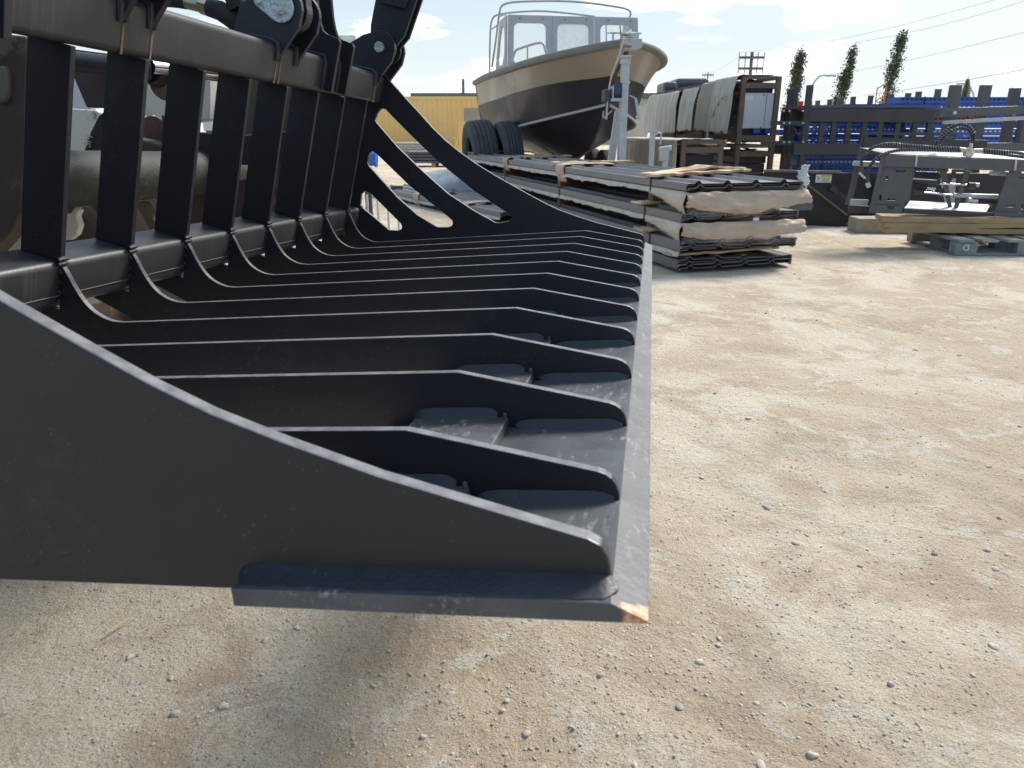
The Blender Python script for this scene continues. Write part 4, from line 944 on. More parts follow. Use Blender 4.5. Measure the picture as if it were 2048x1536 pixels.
def wire(label, pts, r):
    P = [at(x, y, Y) for x, y, Y in pts]; P = [Vector(p) for p in chaikin([tuple(p) for p in P], 3)]
    tag(MB().tube(P, r*.7, 5).build('power_line', STRAP_L), label, 'power line', 'overhead power lines')
STRAP_L = material('weathered_cable', (.30, .30, .31), rough=.7)
wire('uppermost overhead line rising from the power pole to the top edge', [(1475, 105, 60), (1600, 93, 46), (1760, 63, 36), (1990, 0, 28), (2120, -40, 25)], .010)
wire('second overhead line rising from the power pole just under the uppermost', [(1522, 111, 60), (1640, 98, 46), (1800, 70, 36), (1940, 36, 29), (2120, -20, 25)], .010)
wire('third overhead line passing above the tallest columnar tree', [(1536, 163, 70), (1680, 148, 48), (1820, 121, 36), (2060, 62, 26)], .011)
wire('lowest and darkest overhead line, crossing right above the blue beams', [(1600, 206, 60), (1760, 187, 40), (1900, 166, 30), (2060, 137, 22)], .014)
wire('faint line running left from the power pole towards the distant pole', [(1475, 116, 60), (1440, 138, 90), (1412, 150, 130)], .012)

# trees
def leaf_mat():
    m = material('aspen_leaves', (.10, .125, .065), (.065, .088, .045), rough=.6, nscale=2.0); b = m.node_tree.nodes['Principled BSDF']; b.inputs['Subsurface Weight'].default_value = 0
    return m
LEAF = leaf_mat(); BARK = material('pale_bark', (.24, .21, .17), (.15, .13, .10), rough=.9, nscale=8, bump=.4)
def col_tree(label, px_, ytop, Y, w_, lean, seed, zbot=1.2, cat='tree', group='slim columnar trees behind the racks'):
    r_ = random.Random(seed); b0 = at(px_, ytop, Y); h = b0.z
    t = thing('columnar_tree', label, cat, (b0.x-lean*h, Y, 0), 0, group)
    tr = MB(); tr.tube([(0, 0, 0), (lean*h*.35, 0, h*.4), (lean*h*.7, 0, h*.75), (lean*h*.97, 0, h*.97)], [.11, .08, .045, .012], 8)
    cr = MB()
    nb = 95
    for i in range(nb):
        f = (i+r_.random())/nb
        if nz(f*7, seed*3.1) > .16 and r_.random() < .7: continue
        z = zbot+(h-zbot)*f; cx = lean*z*(.8+.2*z/h)+.16*nz(z*1.1, seed)
        rad = 1.15*w_*(.16+.95*(1-f)**.75)*min(1, f*5+.5)*r_.uniform(.45, 1.2); a = r_.uniform(0, 2*PI)
        e = Vector((cx+rad*.5*math.cos(a), rad*.5*math.sin(a), z+rad*.8)); s = Vector((cx, 0, z-.1)); tr.tube([s, e], [.02, .006], 4)
        for j in range(62):
            c = s.lerp(e, r_.uniform(.2, 1.15))+Vector((r_.gauss(0, .11), r_.gauss(0, .11), r_.gauss(0, .16)))
            sz = r_.uniform(.032, .062); u = Vector((r_.gauss(0, 1), r_.gauss(0, 1), r_.gauss(0, 1))).normalized()*sz; v = u.cross(Vector((r_.gauss(0, 1), r_.gauss(0, 1), r_.gauss(0, 1)))).normalized()*sz*.8
            cr.add([c-u, c+v, c+u, c-v], [(0, 1, 2, 3)])
    tr.build('trunk', BARK, t, smooth=True); cr.build('crown', LEAF, t)
col_tree('leftmost slim columnar tree with a pointed crown behind the dark posts', 1602, 110, 42, .62, .075, 11)
col_tree('middle columnar tree, its thin tip leaning right', 1707, 101, 42, .60, .13, 12)
col_tree('tallest columnar tree at the right, leaning right with a side lobe', 1808, 70, 42, .72, .12, 13)
def conifer(px_, ytop, Y, label):
    b0 = at(px_, ytop, Y); t = thing('conifer', label, 'tree', (b0.x, Y, 0)); h = b0.z; r_ = random.Random(4)
    MB().tube([(0, 0, 0), (0, 0, h)], [.09, .01], 6).build('trunk', BARK, t)
    m = MB()
    for i in range(34):
        z = .8+(h-.9)*i/34; L_ = .85*(1-(i/34))+.08
        for k in range(7):
            a = k*2*PI/7+i*.9; e = Vector((math.cos(a)*L_*r_.uniform(.7, 1.1), math.sin(a)*L_, z-.10*L_)); s = Vector((0, 0, z)); m.tube([s, e], [.03, .008], 4)
            for j in range(4): c = s.lerp(e, .3+.2*j); m.add([c+Vector((0, 0, .05)), c+Vector((math.sin(a)*.10, -math.cos(a)*.10, -.05)), c-Vector((math.sin(a)*.10, -math.cos(a)*.10, .05))], [(0, 1, 2)])
    m.build('crown', LEAF, t)
conifer(1937, 152, 50, 'small sparse conifer above the blue beams at the right')

# ------------------------------------------------------------------ stillages with draped loads
def stillage(label, c, wd, dp, z0, h, rz, panel=False, group='rusty steel stillages'):
    t = thing('stillage', label, 'stillage', (c[0], c[1], z0), rz, group); p = .075
    for x in (p/2, wd-p/2):
        for y in (p/2, dp-p/2): MB().bar((x, y, 0), (x, y, h), p, p).build('post', RUSTY, t)
    for z in (.10, h-.14, h-.02):
        hh = .05 if z > h-.1 else .085
        for y in (.02, dp-.03): MB().bar((p, y, z), (wd-p, y, z), .05, hh).build('rail', RUSTY, t)
        for x in (.03, wd-.03): MB().bar((x, p, z), (x, dp-p, z), .05, hh).build('rail', RUSTY, t)
    MB().box((wd/2, dp/2, .14), (wd-.02, dp-.02, .02)).build('floor', CHARC, t)
    return t
sc = at(1474, 277, 13.0); zt = at(1474, 152, 13.0).z; zb = .79; wS = at(1556, 200, 13.0).x-at(1474, 200, 13.0).x
sr = math.atan2(.55, 5.0)
def still_row(z0, h, names, dp=1.55):
    o = []
    for i, nm in enumerate(names):
        c = Vector((sc.x, 13.0, 0))+Vector((-math.sin(sr), math.cos(sr), 0))*(i*(dp+.10)); o.append(stillage(nm, c, wS, dp, z0, h-i*.02, sr))
    return o
U_ = still_row(zb, zt-zb, ['upper rusty stillage nearest the camera holding a pale cabinet', 'middle upper rusty stillage under the long drape', 'far upper rusty stillage beside the boat'])
L_ = still_row(0, zb-.01, ['lower rusty stillage under the one with the pale cabinet', 'middle lower rusty stillage behind the drape', 'far lower rusty stillage behind the drape'])
def inside(par, name, label, cat, c, d, mat, sub=None, bev=.006):
    mw = par.matrix_world; p = mw @ Vector(c); o = MB().box((0, 0, 0), d).build(name, mat, bevel=bev); o.location = p; o.rotation_euler = par.rotation_euler; bpy.context.view_layer.update()
    return tag(o, label, cat)
hU = zt-zb
wp = inside(U_[0], 'cabinet', 'pale grey cabinet panel with a sticker inside the upper stillage', 'cabinet', (wS/2, .06, hU*.50), (wS-.17, .05, hU*.52), WHITEM)
m = MB(); m.box((.12, -.027, 0), (.006, .004, hU*.50)); m.build('panel_joint', CHARC, wp); m = MB(); m.box((-.18, -.027, hU*.19), (.14, .004, .075)); m.build('sticker', PAPER, wp)
m = MB()
for q in ((.07, .21), (.07, -.22)): m.cyl((q[0], -.030, q[1]*hU*1.1), (q[0], -.024, q[1]*hU*1.1), .012, 10)
m.build('latch', CHARC, wp)
for par, lab, z in ((U_[0], 'dark load of parts in the upper stillage behind the grey cabinet', .72), (L_[0], 'dark load of parts in the lower stillage', .42), (U_[1], 'dark load in the middle upper stillage', .5), (L_[1], 'dark load in the middle lower stillage', .4), (U_[2], 'dark load in the far upper stillage', .5)):
    m = MB(); h_ = z*1.1
    for k in range(4): m.box((wS*.5+.02*math.sin(k*3), .8, .03+(h_+.14)*(k+.5)/4), (wS-.17, 1.36, (h_+.14)/4-.004))
    o = m.build('stacked_load', HULLB, bevel=.01); o.matrix_world = par.matrix_world.copy(); tag(o, lab, 'load', 'loads in the stillages')
for par, lab, zz_ in ((U_[0], 'crumpled scrap lying on the top rail of the upper stillage', hU-.10), (L_[0], 'crumpled scrap in the top of the lower stillage', zb-.13)):
    m = MB()
    for k in range(5): m.box((wS*.42+.03*k, .25+.05*k, zz_+.012*k), (.34-.03*k, .2, .012), Matrix.Rotation(.25*math.sin(k*2), 3, 'Y'))
    o = m.build('scrap', CARDG); o.matrix_world = par.matrix_world.copy(); tag(o, lab, 'scrap')
m = MB(); m.box((.36, .10, .22), (.12, .08, .10)); m.box((.56, .10, .22), (.12, .08, .10)); o = m.build('blue_boxes', BLUE, bevel=.01); o.matrix_world = U_[0].matrix_world.copy(); tag(o, 'two small blue boxes on the floor of the upper stillage', 'boxes')
# drapes over the long left side of the row: local x<0 is the yard side, y runs away
def drape(label, y0, y1, z1, drop, folds, amp, seed, mat, zbase=zb, par=U_[0], over=.45, curl=.0, cat='cloth'):
    def f(u, v):
        y = y0+(y1-y0)*u+.02*math.sin(v*6+seed)+curl*v*(u-.5)
        top_len = over; L2 = top_len+drop*(1+.06*nz(u*6, seed)+.04*nz(u*19, seed)); s = v*L2
        fold = amp*(math.sin(u*folds*2*PI+seed+.6*nz(u*3, v*1.5, seed)*4)*.6+nz(u*folds*1.3, v*.8, seed))*min(1, max(0, (s-top_len*.8)/.4))
        if s < top_len: return (top_len-s-.02, y, z1+.02+.02*nz(u*5, s*4, seed)+abs(fold)*.2)
        d = s-top_len; return (-.035-.05*min(1, d/.25)-abs(amp)*1.2-fold-.05*d, y, z1+.01-d+(.03 if d < .05 else 0)*0)
    o = grid_sheet('drape', f, 150, 40, mat, None, .004); o.matrix_world = par.matrix_world.copy(); return tag(o, label, cat, 'drapes over the stillages')
zl = hU
drape('nearest pale grey blanket hanging in folds on the tall stillage row', -.02, .95, zl, .86, 6, .035, 1.0, CLOTH, over=.55, curl=-.03)
drape('smooth stiff grey card sheet hanging beside the nearest blanket', .93, 1.75, zl-.03, .80, .6, .010, 2.2, CARDG, cat='card sheet')
drape('third hanging cover, beige with a torn lower edge', 1.85, 2.75, zl-.08, .76, 2.2, .020, 3.1, CLOTH)
drape('farthest blanket, pale and pleated, beside the boat hull', 2.95, 5.0, zl-.10, .80, 8, .030, 4.2, CLOTH, curl=.2)
m = MB(); m.tube([Vector(p) for p in chaikin([(-.12, .15, .78), (-.15, .5, .74), (-.17, .85, .4), (-.16, .98, .05), (-.14, .7, -.04), (-.1, .2, .05)], 3)], .028, 8); o = m.build('rolled_cloth', CLOTH, smooth=True); o.matrix_world = U_[0].matrix_world.copy(); tag(o, 'rolled edge of cloth looping down the tall draped row', 'cloth')
board('board', 'warped card flap lying below the hanging blankets', [U_[0].matrix_world @ Vector((-.30, .1, -.02)), U_[0].matrix_world @ Vector((-.32, 1.0, .02)), U_[0].matrix_world @ Vector((-.36, 1.9, -.01)), U_[0].matrix_world @ Vector((-.42, 2.5, -.03))], .36, .012, KRAFT, 21)
# lower front-left stillage with its own drape
c = at(1364, 282, 12.0); zL = at(1364, 281, 12.0).z; wL = at(1450, 282, 12.0).x-c.x
F1 = stillage('low rusty stillage standing in front of the tall row', (c.x, 12.0), wL, 2.2, 0, zL, math.atan2(.2, 4)); 
def fd(u, v):
    y = u*4.2; L2 = .5+.62; s = v*L2; fold = .03*math.sin(u*62+2*nz(u*8, v))*min(1, max(0, (s-.35)/.3))
    if s < .5: return (.5-s-.02, y, zL+.02+.012*nz(u*9, s*6))
    return (-.05-fold-.03, y, zL+.01-(s-.5))
o = grid_sheet('drape', fd, 170, 24, CLOTH, None, .004); o.matrix_world = F1.matrix_world.copy(); tag(o, 'pleated grey cloth over the low stillage in front of the tall row', 'cloth', 'drapes over the stillages')
m = MB()
for k in range(3): m.box((wL/2, 1.1, .17+.2*k), (wL-.2, 1.9, .18))
o = m.build('stacked_load', HULLB, bevel=.01); o.matrix_world = F1.matrix_world.copy(); tag(o, 'dark load in the low stillage in front of the tall row', 'load', 'loads in the stillages')
# dark machine roofs behind the drapes
for x0, x1, yt, Y, lab in ((1328, 1356, 163, 19.5, 'smaller dark rounded cab behind the draped row'), (1353, 1420, 156, 20, 'wider dark rounded cab with an orange patch behind the draped row')):
    a = at(x0, yt, Y); b = at(x1, yt, Y); t = thing('dark_cab', lab, 'machine cab', ((a.x+b.x)/2, Y, 0), 0, 'dark machine cabs behind the drapes'); wd = b.x-a.x
    MB().box((0, .5, (a.z+.6)/2), (wd, 1.0, a.z-.6)).build('cab_body', CHARL, t, bevel=.08)
    MB().box((0, -.01, a.z-.35), (wd*.8, .02, .45)).build('window', HULLB, t, bevel=.03)
    MB().box((0, .5, .35), (wd*.8, 1.0, .5)).build('base', CHARC, t)
    if x0 > 1340: MB().box((.05, -.03, a.z-.28), (wd*.35, .03, .10)).build('orange_patch', ORANGE, t, bevel=.01)

# ------------------------------------------------------------------ dark steel stake racks with blue beams behind
def rack_front():
    Y = 12.2
    t = thing('stake_rack', 'long charcoal steel stake rack with two heavy rails before the blue beams', 'rack', (at(1610, 280, Y).x, Y, 0)); q = t.matrix_world.inverted()
    def z(y, yy=Y): return at(1700, y, yy).z
    x0 = 0; x1 = (q @ at(1905, 280, Y)).x
    MB().bar((-.18, 0, z(298)), (x1+.45, 0, z(298)), .12, .17).build('lower_rail', CHARC, t, bevel=.006)
    MB().bar((-.15, 1.2, z(301)), (x1+.3, 1.2, z(301)), .12, .17).build('lower_rail', CHARC, t, bevel=.006)
    m = MB(); a = (.0, .0, z(230)); m.bar(a, (x1-.35, 0, z(232)), .10, .19); m.build('upper_rail', CHARC, t, bevel=.006)
    m = MB(); m.box((x1/2-.15, .6, z(213)), (x1-.3, 1.25, .04)); m.build('shelf', CHARL, t)
    MB().bar((0, 1.2, z(230)), (x1-.35, 1.2, z(232)), .10, .20).build('upper_rail', CHARC, t, bevel=.006)
    for px_, top, w_ in ((1605, 170, .085), (1578, 172, .075), (1567, 178, .06)):
        p = q @ at(px_, 300, Y+(1605-px_)*.03); zt_ = at(px_, top, Y+(1605-px_)*.03).z
        MB().bar((p.x, p.y, 0), (p.x, p.y, zt_), w_, w_).build('stake', CHARC, t, bevel=.004)
    for px_ in (1636, 1660, 1689, 1720, 1752, 1786, 1820, 1849, 1880):
        p = q @ at(px_, 300, Y+.03); MB().bar((p.x, .01, z(298)), (p.x, .01, z(232)), .075, .06).build('stile', CHARC, t)
    m = MB()
    for px_ in (1567, 1578, 1605):
        for yy in (222, 246, 284): p = q @ at(px_, yy, Y-.05); m.cyl((p.x, p.y-.03, p.z), (p.x, p.y+.0, p.z), .014, 8)
    m.build('bolts', ZINC, t)
    m = MB(); m.bar((-.55, 0, z(246)), (0, 0, z(246)), .07, .06); m.bar((-.62, .2, z(286)), (0, 0, z(286)), .07, .06); m.build('end_rail', CHARC, t)
rack_front()
def stake_row():
    """separate loose stakes standing along the far side"""
    tops = [(1620, 204, 17.8), (1636, 201, 17.2), (1660, 199, 16.5), (1680, 196, 16), (1707, 193, 15.4), (1742, 191, 15), (1783, 188, 14.6), (1817, 186, 14.2), (1838, 183, 13.8), (1877, 178, 13.3)]
    t = thing('stake_rack', 'farther charcoal stake rack whose short stakes rise in a row above the long shelf', 'rack', (at(1740, 210, 15.6).x, 15.6, 0)); q = t.matrix_world.inverted()
    pts = []
    for x, y, Y in tops:
        p = at(x, y, Y); a = q @ p; pts.append(a); MB().bar((a.x, a.y, 0), (a.x, a.y, a.z), .085, .07).build('stake', CHARL, t, bevel=.004)
    for z_ in (.25, .75, 1.25):
        MB().bar((pts[0].x, pts[0].y+.05, z_), (pts[-1].x, pts[-1].y+.05, z_), .08, .10).build('rail', CHARC, t)
stake_row()
def rack_near():
    t = thing('stake_rack', 'nearer charcoal stake rack at the right edge with three tall wide stakes', 'rack', (at(1912, 280, 9.6).x, 9.6, 0)); q = t.matrix_world.inverted()
    P = []
    for x, xb, y, Y in ((1912, 1888, 170, 9.6), (1972, 1945, 170, 9.9), (2031, 2010, 176, 10.4)):
        p = at(x, y, Y); a = q @ p; P.append(a); MB().bar((a.x, a.y, 0), (a.x, a.y, a.z), .115, .09).build('stake', CHARL, t, bevel=.005)
    for yy, hh in ((226, .10), (298, .14)):
        z0 = at(1900, yy, 9.6).z; MB().bar((P[0].x-.2, P[0].y-.07, z0), (P[2].x+1.6, P[2].y-.07, z0+(.10 if yy < 250 else 0)), .08, hh).build('rail', CHARL, t, bevel=.005)
    z0 = at(1900, 240, 9.6).z; MB().bar((P[0].x-.15, P[0].y-.15, z0-.03), (P[2].x+1.3, P[2].y-.5, z0+.10), .05, .04).build('brace', GALV, t)
    for x in (2060, 2100):
        p = q @ at(x, 200, 9.9); MB().bar((p.x, p.y, 0), (p.x, p.y, P[1].z), .115, .09).build('stake', CHARL, t, bevel=.005)
    m = MB()
    for a in P: m.cyl((a.x-.02, a.y-.12, at(1900, 226, 9.6).z), (a.x-.02, a.y-.10, at(1900, 226, 9.6).z), .02, 8)
    m.build('bolts', ZINC, t)
rack_near()
def rack_mid():
    Y = 8.9; t = thing('steel_crossbar_frame', 'low charcoal frame with a thin top bar behind the hydraulic attachment', 'frame', (at(1722, 300, Y).x, Y, 0)); q = t.matrix_world.inverted()
    x1 = (q @ at(1968, 300, Y)).x
    z = lambda y: at(1800, y, Y).z
    MB().bar((0, 0, z(288)), (x1, 0, z(293)), .08, .14).build('rail', CHARC, t, bevel=.005)
    MB().bar((0, 0, z(266)), (x1-.35, 0, z(270)), .03, .03).build('top_bar', CHARC, t)
    for x in (.02, x1*.55, x1-.05): MB().bar((x, 0, 0), (x, 0, z(264) if x < .1 else z(284)), .06, .05).build('post', CHARC, t)
rack_mid()
def beam_bundle(label, px0, px1, ytop, Y, rows, cols, rz=0., orange=False):
    a = at(px0, ytop, Y); b = at(px1, ytop, Y); Lb = b.x-a.x; bh = .115
    t = thing('beam_bundle', label, 'rack beams', (a.x, Y, a.z-rows*bh), rz, 'bundles of blue pallet rack beams')
    for r in range(rows):
        m = MB(); z = r*bh; off = .06*math.sin(r*2.7+px0)
        m.box((Lb/2+off, cols*.04, z+bh/2), (Lb, cols*.08, bh-.014)); m.box((Lb/2+off, -.006, z+bh-.016), (Lb, .02, .012)); m.box((Lb/2+off, -.006, z+.010), (Lb, .02, .010))
        x = .05
        while x < Lb-.05:
            m.box((x+off, -.0045, z+bh*.62), (.035, .009, .022), m=1); x += .075
        o = m.build('beam', [ORANGE if orange else BLUE, HOLE if r % 2 == rows % 2 else HOLED], t)
    for x in (Lb*.18, Lb*.8): MB().bar((x, -.025, -.02), (x, -.025, rows*bh+.01), .02, .004, up=(1, 0, 0)).build('strap', STRAP, t)
    return t
beam_bundle('uppermost bundle of blue punched beams, long and reaching the right edge', 1796, 2090, 193, 13.2, 4, 6)
beam_bundle('second tier of blue punched beams below the uppermost bundle at the right', 1815, 2090, 242, 12.9, 5, 6)
beam_bundle('short bundle of blue beams behind the long rack at its middle', 1690, 1800, 207, 14.4, 4, 5)
beam_bundle('bundle of orange beams showing between the blue bundles', 1826, 1960, 232, 13.1, 1, 5, orange=True)
beam_bundle('lower left bundle of blue beams behind the long rack', 1612, 1800, 240, 14.2, 4, 6)
beam_bundle('lowest bundle of blue beams near the gravel behind the long rack', 1590, 1900, 305, 14.0, 5, 6)
beam_bundle('small stack of blue beams behind the dark end stakes at the left of the racks', 1570, 1600, 245, 14.6, 4, 5)
for i, (x, y, Y, lab) in enumerate(((1597, 196, 19, 'red machine part showing between the left stakes'), (1762, 182, 24, 'faded orange mast beside the tallest columnar tree'))):
    c = at(x, y, Y); t = thing('red_machine', lab, 'machine part', (c.x, Y, 0)); m = MB()
    if i == 0: m.box((0, 0, c.z*.45), (.26, .3, c.z*.9)); m.box((0, -.05, c.z*.93), (.16, .2, .10))
    else:
        m.bar((-.12, 0, 0), (-.12, 0, c.z+.10), .03, .03); m.bar((.12, 0, 0), (.14, 0, c.z+.14), .05, .05)
        for k in range(5): m.bar((-.12, 0, .8+k*.35), (.12, 0, .95+k*.35), .03, .03)
    m.build('painted_steel', material('sun_faded_orange', (.50, .17, .11), rough=.7) if i else REDM, t, bevel=.01)

# ------------------------------------------------------------------ big black bucket with warning sticker
Yb = 8.45; bk_ = thing('loader_bucket', 'black loader bucket lying end-on behind the sheet stack, with a yellow and white sticker', 'loader bucket', (at(1600, 450, Yb).x, Yb, 0), R(-4)); q = bk_.matrix_world.inverted()
xb = (q @ at(1692, 450, Yb)).x; zt2 = at(1650, 344, Yb).z
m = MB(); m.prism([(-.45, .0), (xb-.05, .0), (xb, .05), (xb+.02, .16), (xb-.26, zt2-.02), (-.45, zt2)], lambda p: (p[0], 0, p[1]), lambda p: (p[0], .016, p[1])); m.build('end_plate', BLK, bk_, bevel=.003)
m = MB(); m.prism([(-.45, .02), (-.45, .0), (1.1, .0), (1.12, .03), (.9, .5), (.85, .5), (1.02, .05), (.98, .02)], lambda p: (p[0], .02, p[1]), lambda p: (p[0], 1.6, p[1])); m.build('shell', BLK, bk_, bevel=.003)
m = MB(); m.bar((-.45, -.005, zt2+.012), (xb-.15, -.005, zt2+.0), .05, .025); m.bar((-.02, -.012, zt2-.10), (xb-.02, -.012, .12), .03, .022); m.build('stiffener', material('worn_edge', (.20, .14, .10), (.10, .08, .07), rough=.7, nscale=12), bk_, bevel=.003)
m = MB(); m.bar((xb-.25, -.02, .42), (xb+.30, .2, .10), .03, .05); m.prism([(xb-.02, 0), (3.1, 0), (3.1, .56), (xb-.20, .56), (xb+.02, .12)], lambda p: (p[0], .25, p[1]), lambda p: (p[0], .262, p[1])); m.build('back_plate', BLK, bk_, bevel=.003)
lb = MB(); c1 = q @ at(1652, 357, Yb-.02); lb.box((c1.x, -.004, c1.z), (.115, .004, .085)); s_ = lb.build('warning_sticker', PAPER, bk_)
MB().box((c1.x, -.0075, c1.z+.028), (.109, .003, .024)).build('yellow_band', YELL, s_)
mm = MB()
for k in range(4): mm.box((c1.x, -.0075, c1.z+.004-.012*k), (.085, .003, .004))
mm.build('print_lines', material('print_grey', (.25, .25, .25), rough=.7), s_)
c2 = q @ at(1637, 357, Yb-.02); s2_ = MB().box((c2.x, -.004, c2.z), (.055, .004, .085)).build('warning_sticker', PAPER, bk_)
MB().tube([(c2.x-.012, -.008, c2.z+.022), (c2.x+.012, -.008, c2.z), (c2.x-.006, -.008, c2.z-.025)], .004, 6).build('pictogram', STRAP, s2_)
c = gp(1705, 450); o = MB(); o.box((0, 0, .075), (.62, .28, .15)); o = o.build('timber_block', PALW, bevel=.01); o.location = (c.x+.05, c.y-.6, 0); o.rotation_euler = (0, 0, R(-3)); tag(o, 'weathered timber block left of the cardboard on the gravel', 'timber')

# ------------------------------------------------------------------ pallet, cardboard and hydraulic attachment
pa = gp(1911, 512); pR = Vector((.999, -.045, 0)); prz = math.atan2(-.03, 1)
pl = thing('wooden_pallet', 'weathered blue-grey wooden pallet with a pale paint scrawl on its corner block', 'pallet', (pa.x, pa.y, 0), prz)
hp = .142
for ix, x in enumerate((.09, .60, 1.11)):
    for iy, y in enumerate((.07, .40, .84)): MB().box((x, y, .066), (.17 if ix else .185, .10, .092)).build('block', PALB, pl, bevel=.004)
for y in (.07, .40, .84): MB().box((.60, y, .011), (1.2, .10, .020)).build('bottom_board', PALB, pl, bevel=.003)
for x in (.09, 1.11): MB().box((x, .455, .011), (.10, .67, .019)).build('bottom_board', PALB, pl, bevel=.003)
for k, x in enumerate((.0, .20, .41, .62, .83, 1.04)): MB().box((x+.07, .455, .124), (.135, .91, .022)).build('top_board', PALW if k % 2 else PALB, pl, bevel=.003)
scr = [(.055, .085), (.030, .094), (.012, .082), (.006, .062), (.022, .046), (.044, .047), (.056, .060), (.050, .074), (.038, .076)]
MB().tube([(x+.055, .018, z) for x, z in chaikin(scr, 2)], .0045, 6).build('paint_scrawl', PAPER, pl)
ca = at(1771, 466, 6.63); zc0 = .150; zc1 = at(1800, 432, 6.6).z
cb0 = thing('cardboard_sheets', 'flattened brown cardboard layers on the pallet under the attachment', 'cardboard', (ca.x, 6.63, zc0), R(-1))
for k in range(3):
    def f(u, v, k=k): x = u*2.4-.02*k; return (x+.10*v, v*.38+.01*nz(x*2, k), .024+k*.046+.008*nz(x*1.3, k*2.)+.006*nz(x*5, v*3, k)+.003*math.sin(x*4+k))
    o = grid_sheet('cardboard_layer', f, 60, 10, CARD, cb0, .042, smooth=False)
zA = .295
att = thing('hydraulic_attachment', 'grey hydraulic quick-attach frame with coiled black hoses standing on cardboard', 'attachment', (at(1742, 425, 6.75).x, 6.75, zA), R(-3)); q = att.matrix_world.inverted()
def P2(x, y, dy=0.): v = at(x, y, 6.75+dy); p = q @ v; return p
def pxpoly(pts, dy): return [P2(x, y, dy) for x, y in pts]
def slab(name, pts, dy, th, mat=CHARL, par=att, holes=(), bev=.003):
    poly = [(P2(x, y, dy).x, P2(x, y, dy).z) for x, y in pts]; hl = [[(P2(x, y, dy).x, P2(x, y, dy).z) for x, y in h] for h in holes]; y0 = dy
    return MB().prism(poly, lambda p: (p[0], y0, p[1]), lambda p: (p[0], y0+th, p[1]), hl).build(name, mat, par, bevel=bev)
def Z(x, y): return (1700+x/5.885, 240+y/5.885)     # readings taken from an enlarged view
def zp(*l): return [Z(x, y) for x, y in l]
def slot(x, y, w_, h_): return zp((x-w_, y-h_), (x+w_, y-h_), (x+w_, y+h_), (x-w_, y+h_))
slab('mount_plate', zp((405, 530), (760, 545), (700, 760), (605, 1100), (240, 1095)), 0, .012, CHARL, holes=[slot(590, 602, 55, 13), slot(436, 690, 16, 34), slot(488, 935, 50, 11), slot(356, 915, 13, 34)])
slab('mount_plate', zp((1815, 610), (2300, 640), (2250, 1140), (1650, 1120)), 0, .012, CHARL, holes=[slot(1980, 676, 52, 9), slot(1840, 1008, 50, 9), slot(1978, 1010, 14, 30)])
slab('foot_plate', zp((250, 1000), (612, 1012), (606, 1104), (236, 1096)), -.03, .030, CHARL, holes=[slot(476, 1032, 44, 26)])
slab('foot_plate', zp((1665, 1075), (2260, 1100), (2260, 1150), (1650, 1130)), -.03, .030, CHARL)
slab('top_angle', zp((415, 405), (1930, 470), (2300, 490), (2300, 615), (1900, 600), (400, 545)), -.045, .010, CHARL)
# sloping top of the angle, its sky sheen painted in as paler grey
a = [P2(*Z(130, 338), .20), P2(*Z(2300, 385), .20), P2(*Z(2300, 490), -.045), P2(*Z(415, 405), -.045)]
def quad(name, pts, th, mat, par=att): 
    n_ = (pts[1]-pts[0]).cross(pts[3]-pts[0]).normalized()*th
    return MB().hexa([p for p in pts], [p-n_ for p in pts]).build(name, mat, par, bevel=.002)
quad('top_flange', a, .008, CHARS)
slab('end_plate', zp((125, 315), (185, 345), (20, 1000), (-50, 1000)), .18, .012, CHARL)
slab('side_cheek', zp((375, 400), (425, 405), (255, 1095), (225, 1095)), -.04, .015, CHARL)
for x in (783, 1915): slab('gusset', zp((x-12, 410 if x < 900 else 455), (x+12, 412 if x < 900 else 457), (x-5, 590 if x > 900 else 545), (x-30, 590 if x > 900 else 545)), -.056, .012, GALV)
slab('bottom_rail', zp((620, 1040), (1660, 1085), (1655, 1130), (612, 1100)), -.02, .02, CHARC)
a = [P2(*Z(700, 960), .22), P2(*Z(1650, 1005), .22), P2(*Z(1600, 1090), 0.), P2(*Z(635, 1045), 0.)]; quad('bottom_flange', a, .008, ALU)
slab('rear_plate', zp((10, 930), (225, 940), (205, 1010), (0, 1000)), .10, .01, ALU)
slab('rear_foot', zp((-10, 1000), (240, 1015), (235, 1100), (-10, 1095)), .12, .02, CHARC)
slab('inner_post', zp((690, 620), (745, 620), (690, 960), (625, 960)), .02, .015, CHARL)
slab('brace', zp((1045, 600), (1110, 600), (1180, 1040), (1140, 1050), (1060, 700)), .12, .012, CHARL)
slab('brace', zp((1180, 600), (1235, 600), (1070, 900), (1020, 900)), .14, .012, CHARC)
slab('brace', zp((1330, 590), (1390, 600), (1240, 1050), (1190, 1050)), .12, .012, CHARL)
def cyl(x0, y0, x1, y1, r, dy, name, mat): a = P2(*Z(x0, y0), dy); b = P2(*Z(x1, y1), dy); return MB().cyl(a, b, r, 16).build(name, mat, att, smooth=True)
cyl(700, 712, 1050, 735, .020, .06, 'cylinder_barrel', CHARC); cyl(1050, 750, 1400, 765, .009, .06, 'cylinder_rod', CHROME); cyl(1385, 770, 1470, 775, .028, .06, 'cylinder_end', CHARC)
cyl(860, 850, 1215, 885, .008, .05, 'cylinder_rod', CHROME); cyl(1215, 885, 1735, 900, .019, .05, 'cylinder_barrel', GALV); cyl(760, 845, 860, 850, .022, .05, 'cylinder_end', CHARC)
cyl(700, 760, 900, 800, .024, .05, 'spring_pin', RUBBER); cyl(900, 800, 1000, 812, .014, .03, 'grease_fitting', ZINC); cyl(1380, 945, 1410, 948, .026, .02, 'grease_fitting', ZINC); cyl(1410, 948, 1500, 955, .013, .02, 'grease_fitting', ZINC); cyl(1500, 955, 1720, 965, .016, .03, 'spring_pin', RUBBER)
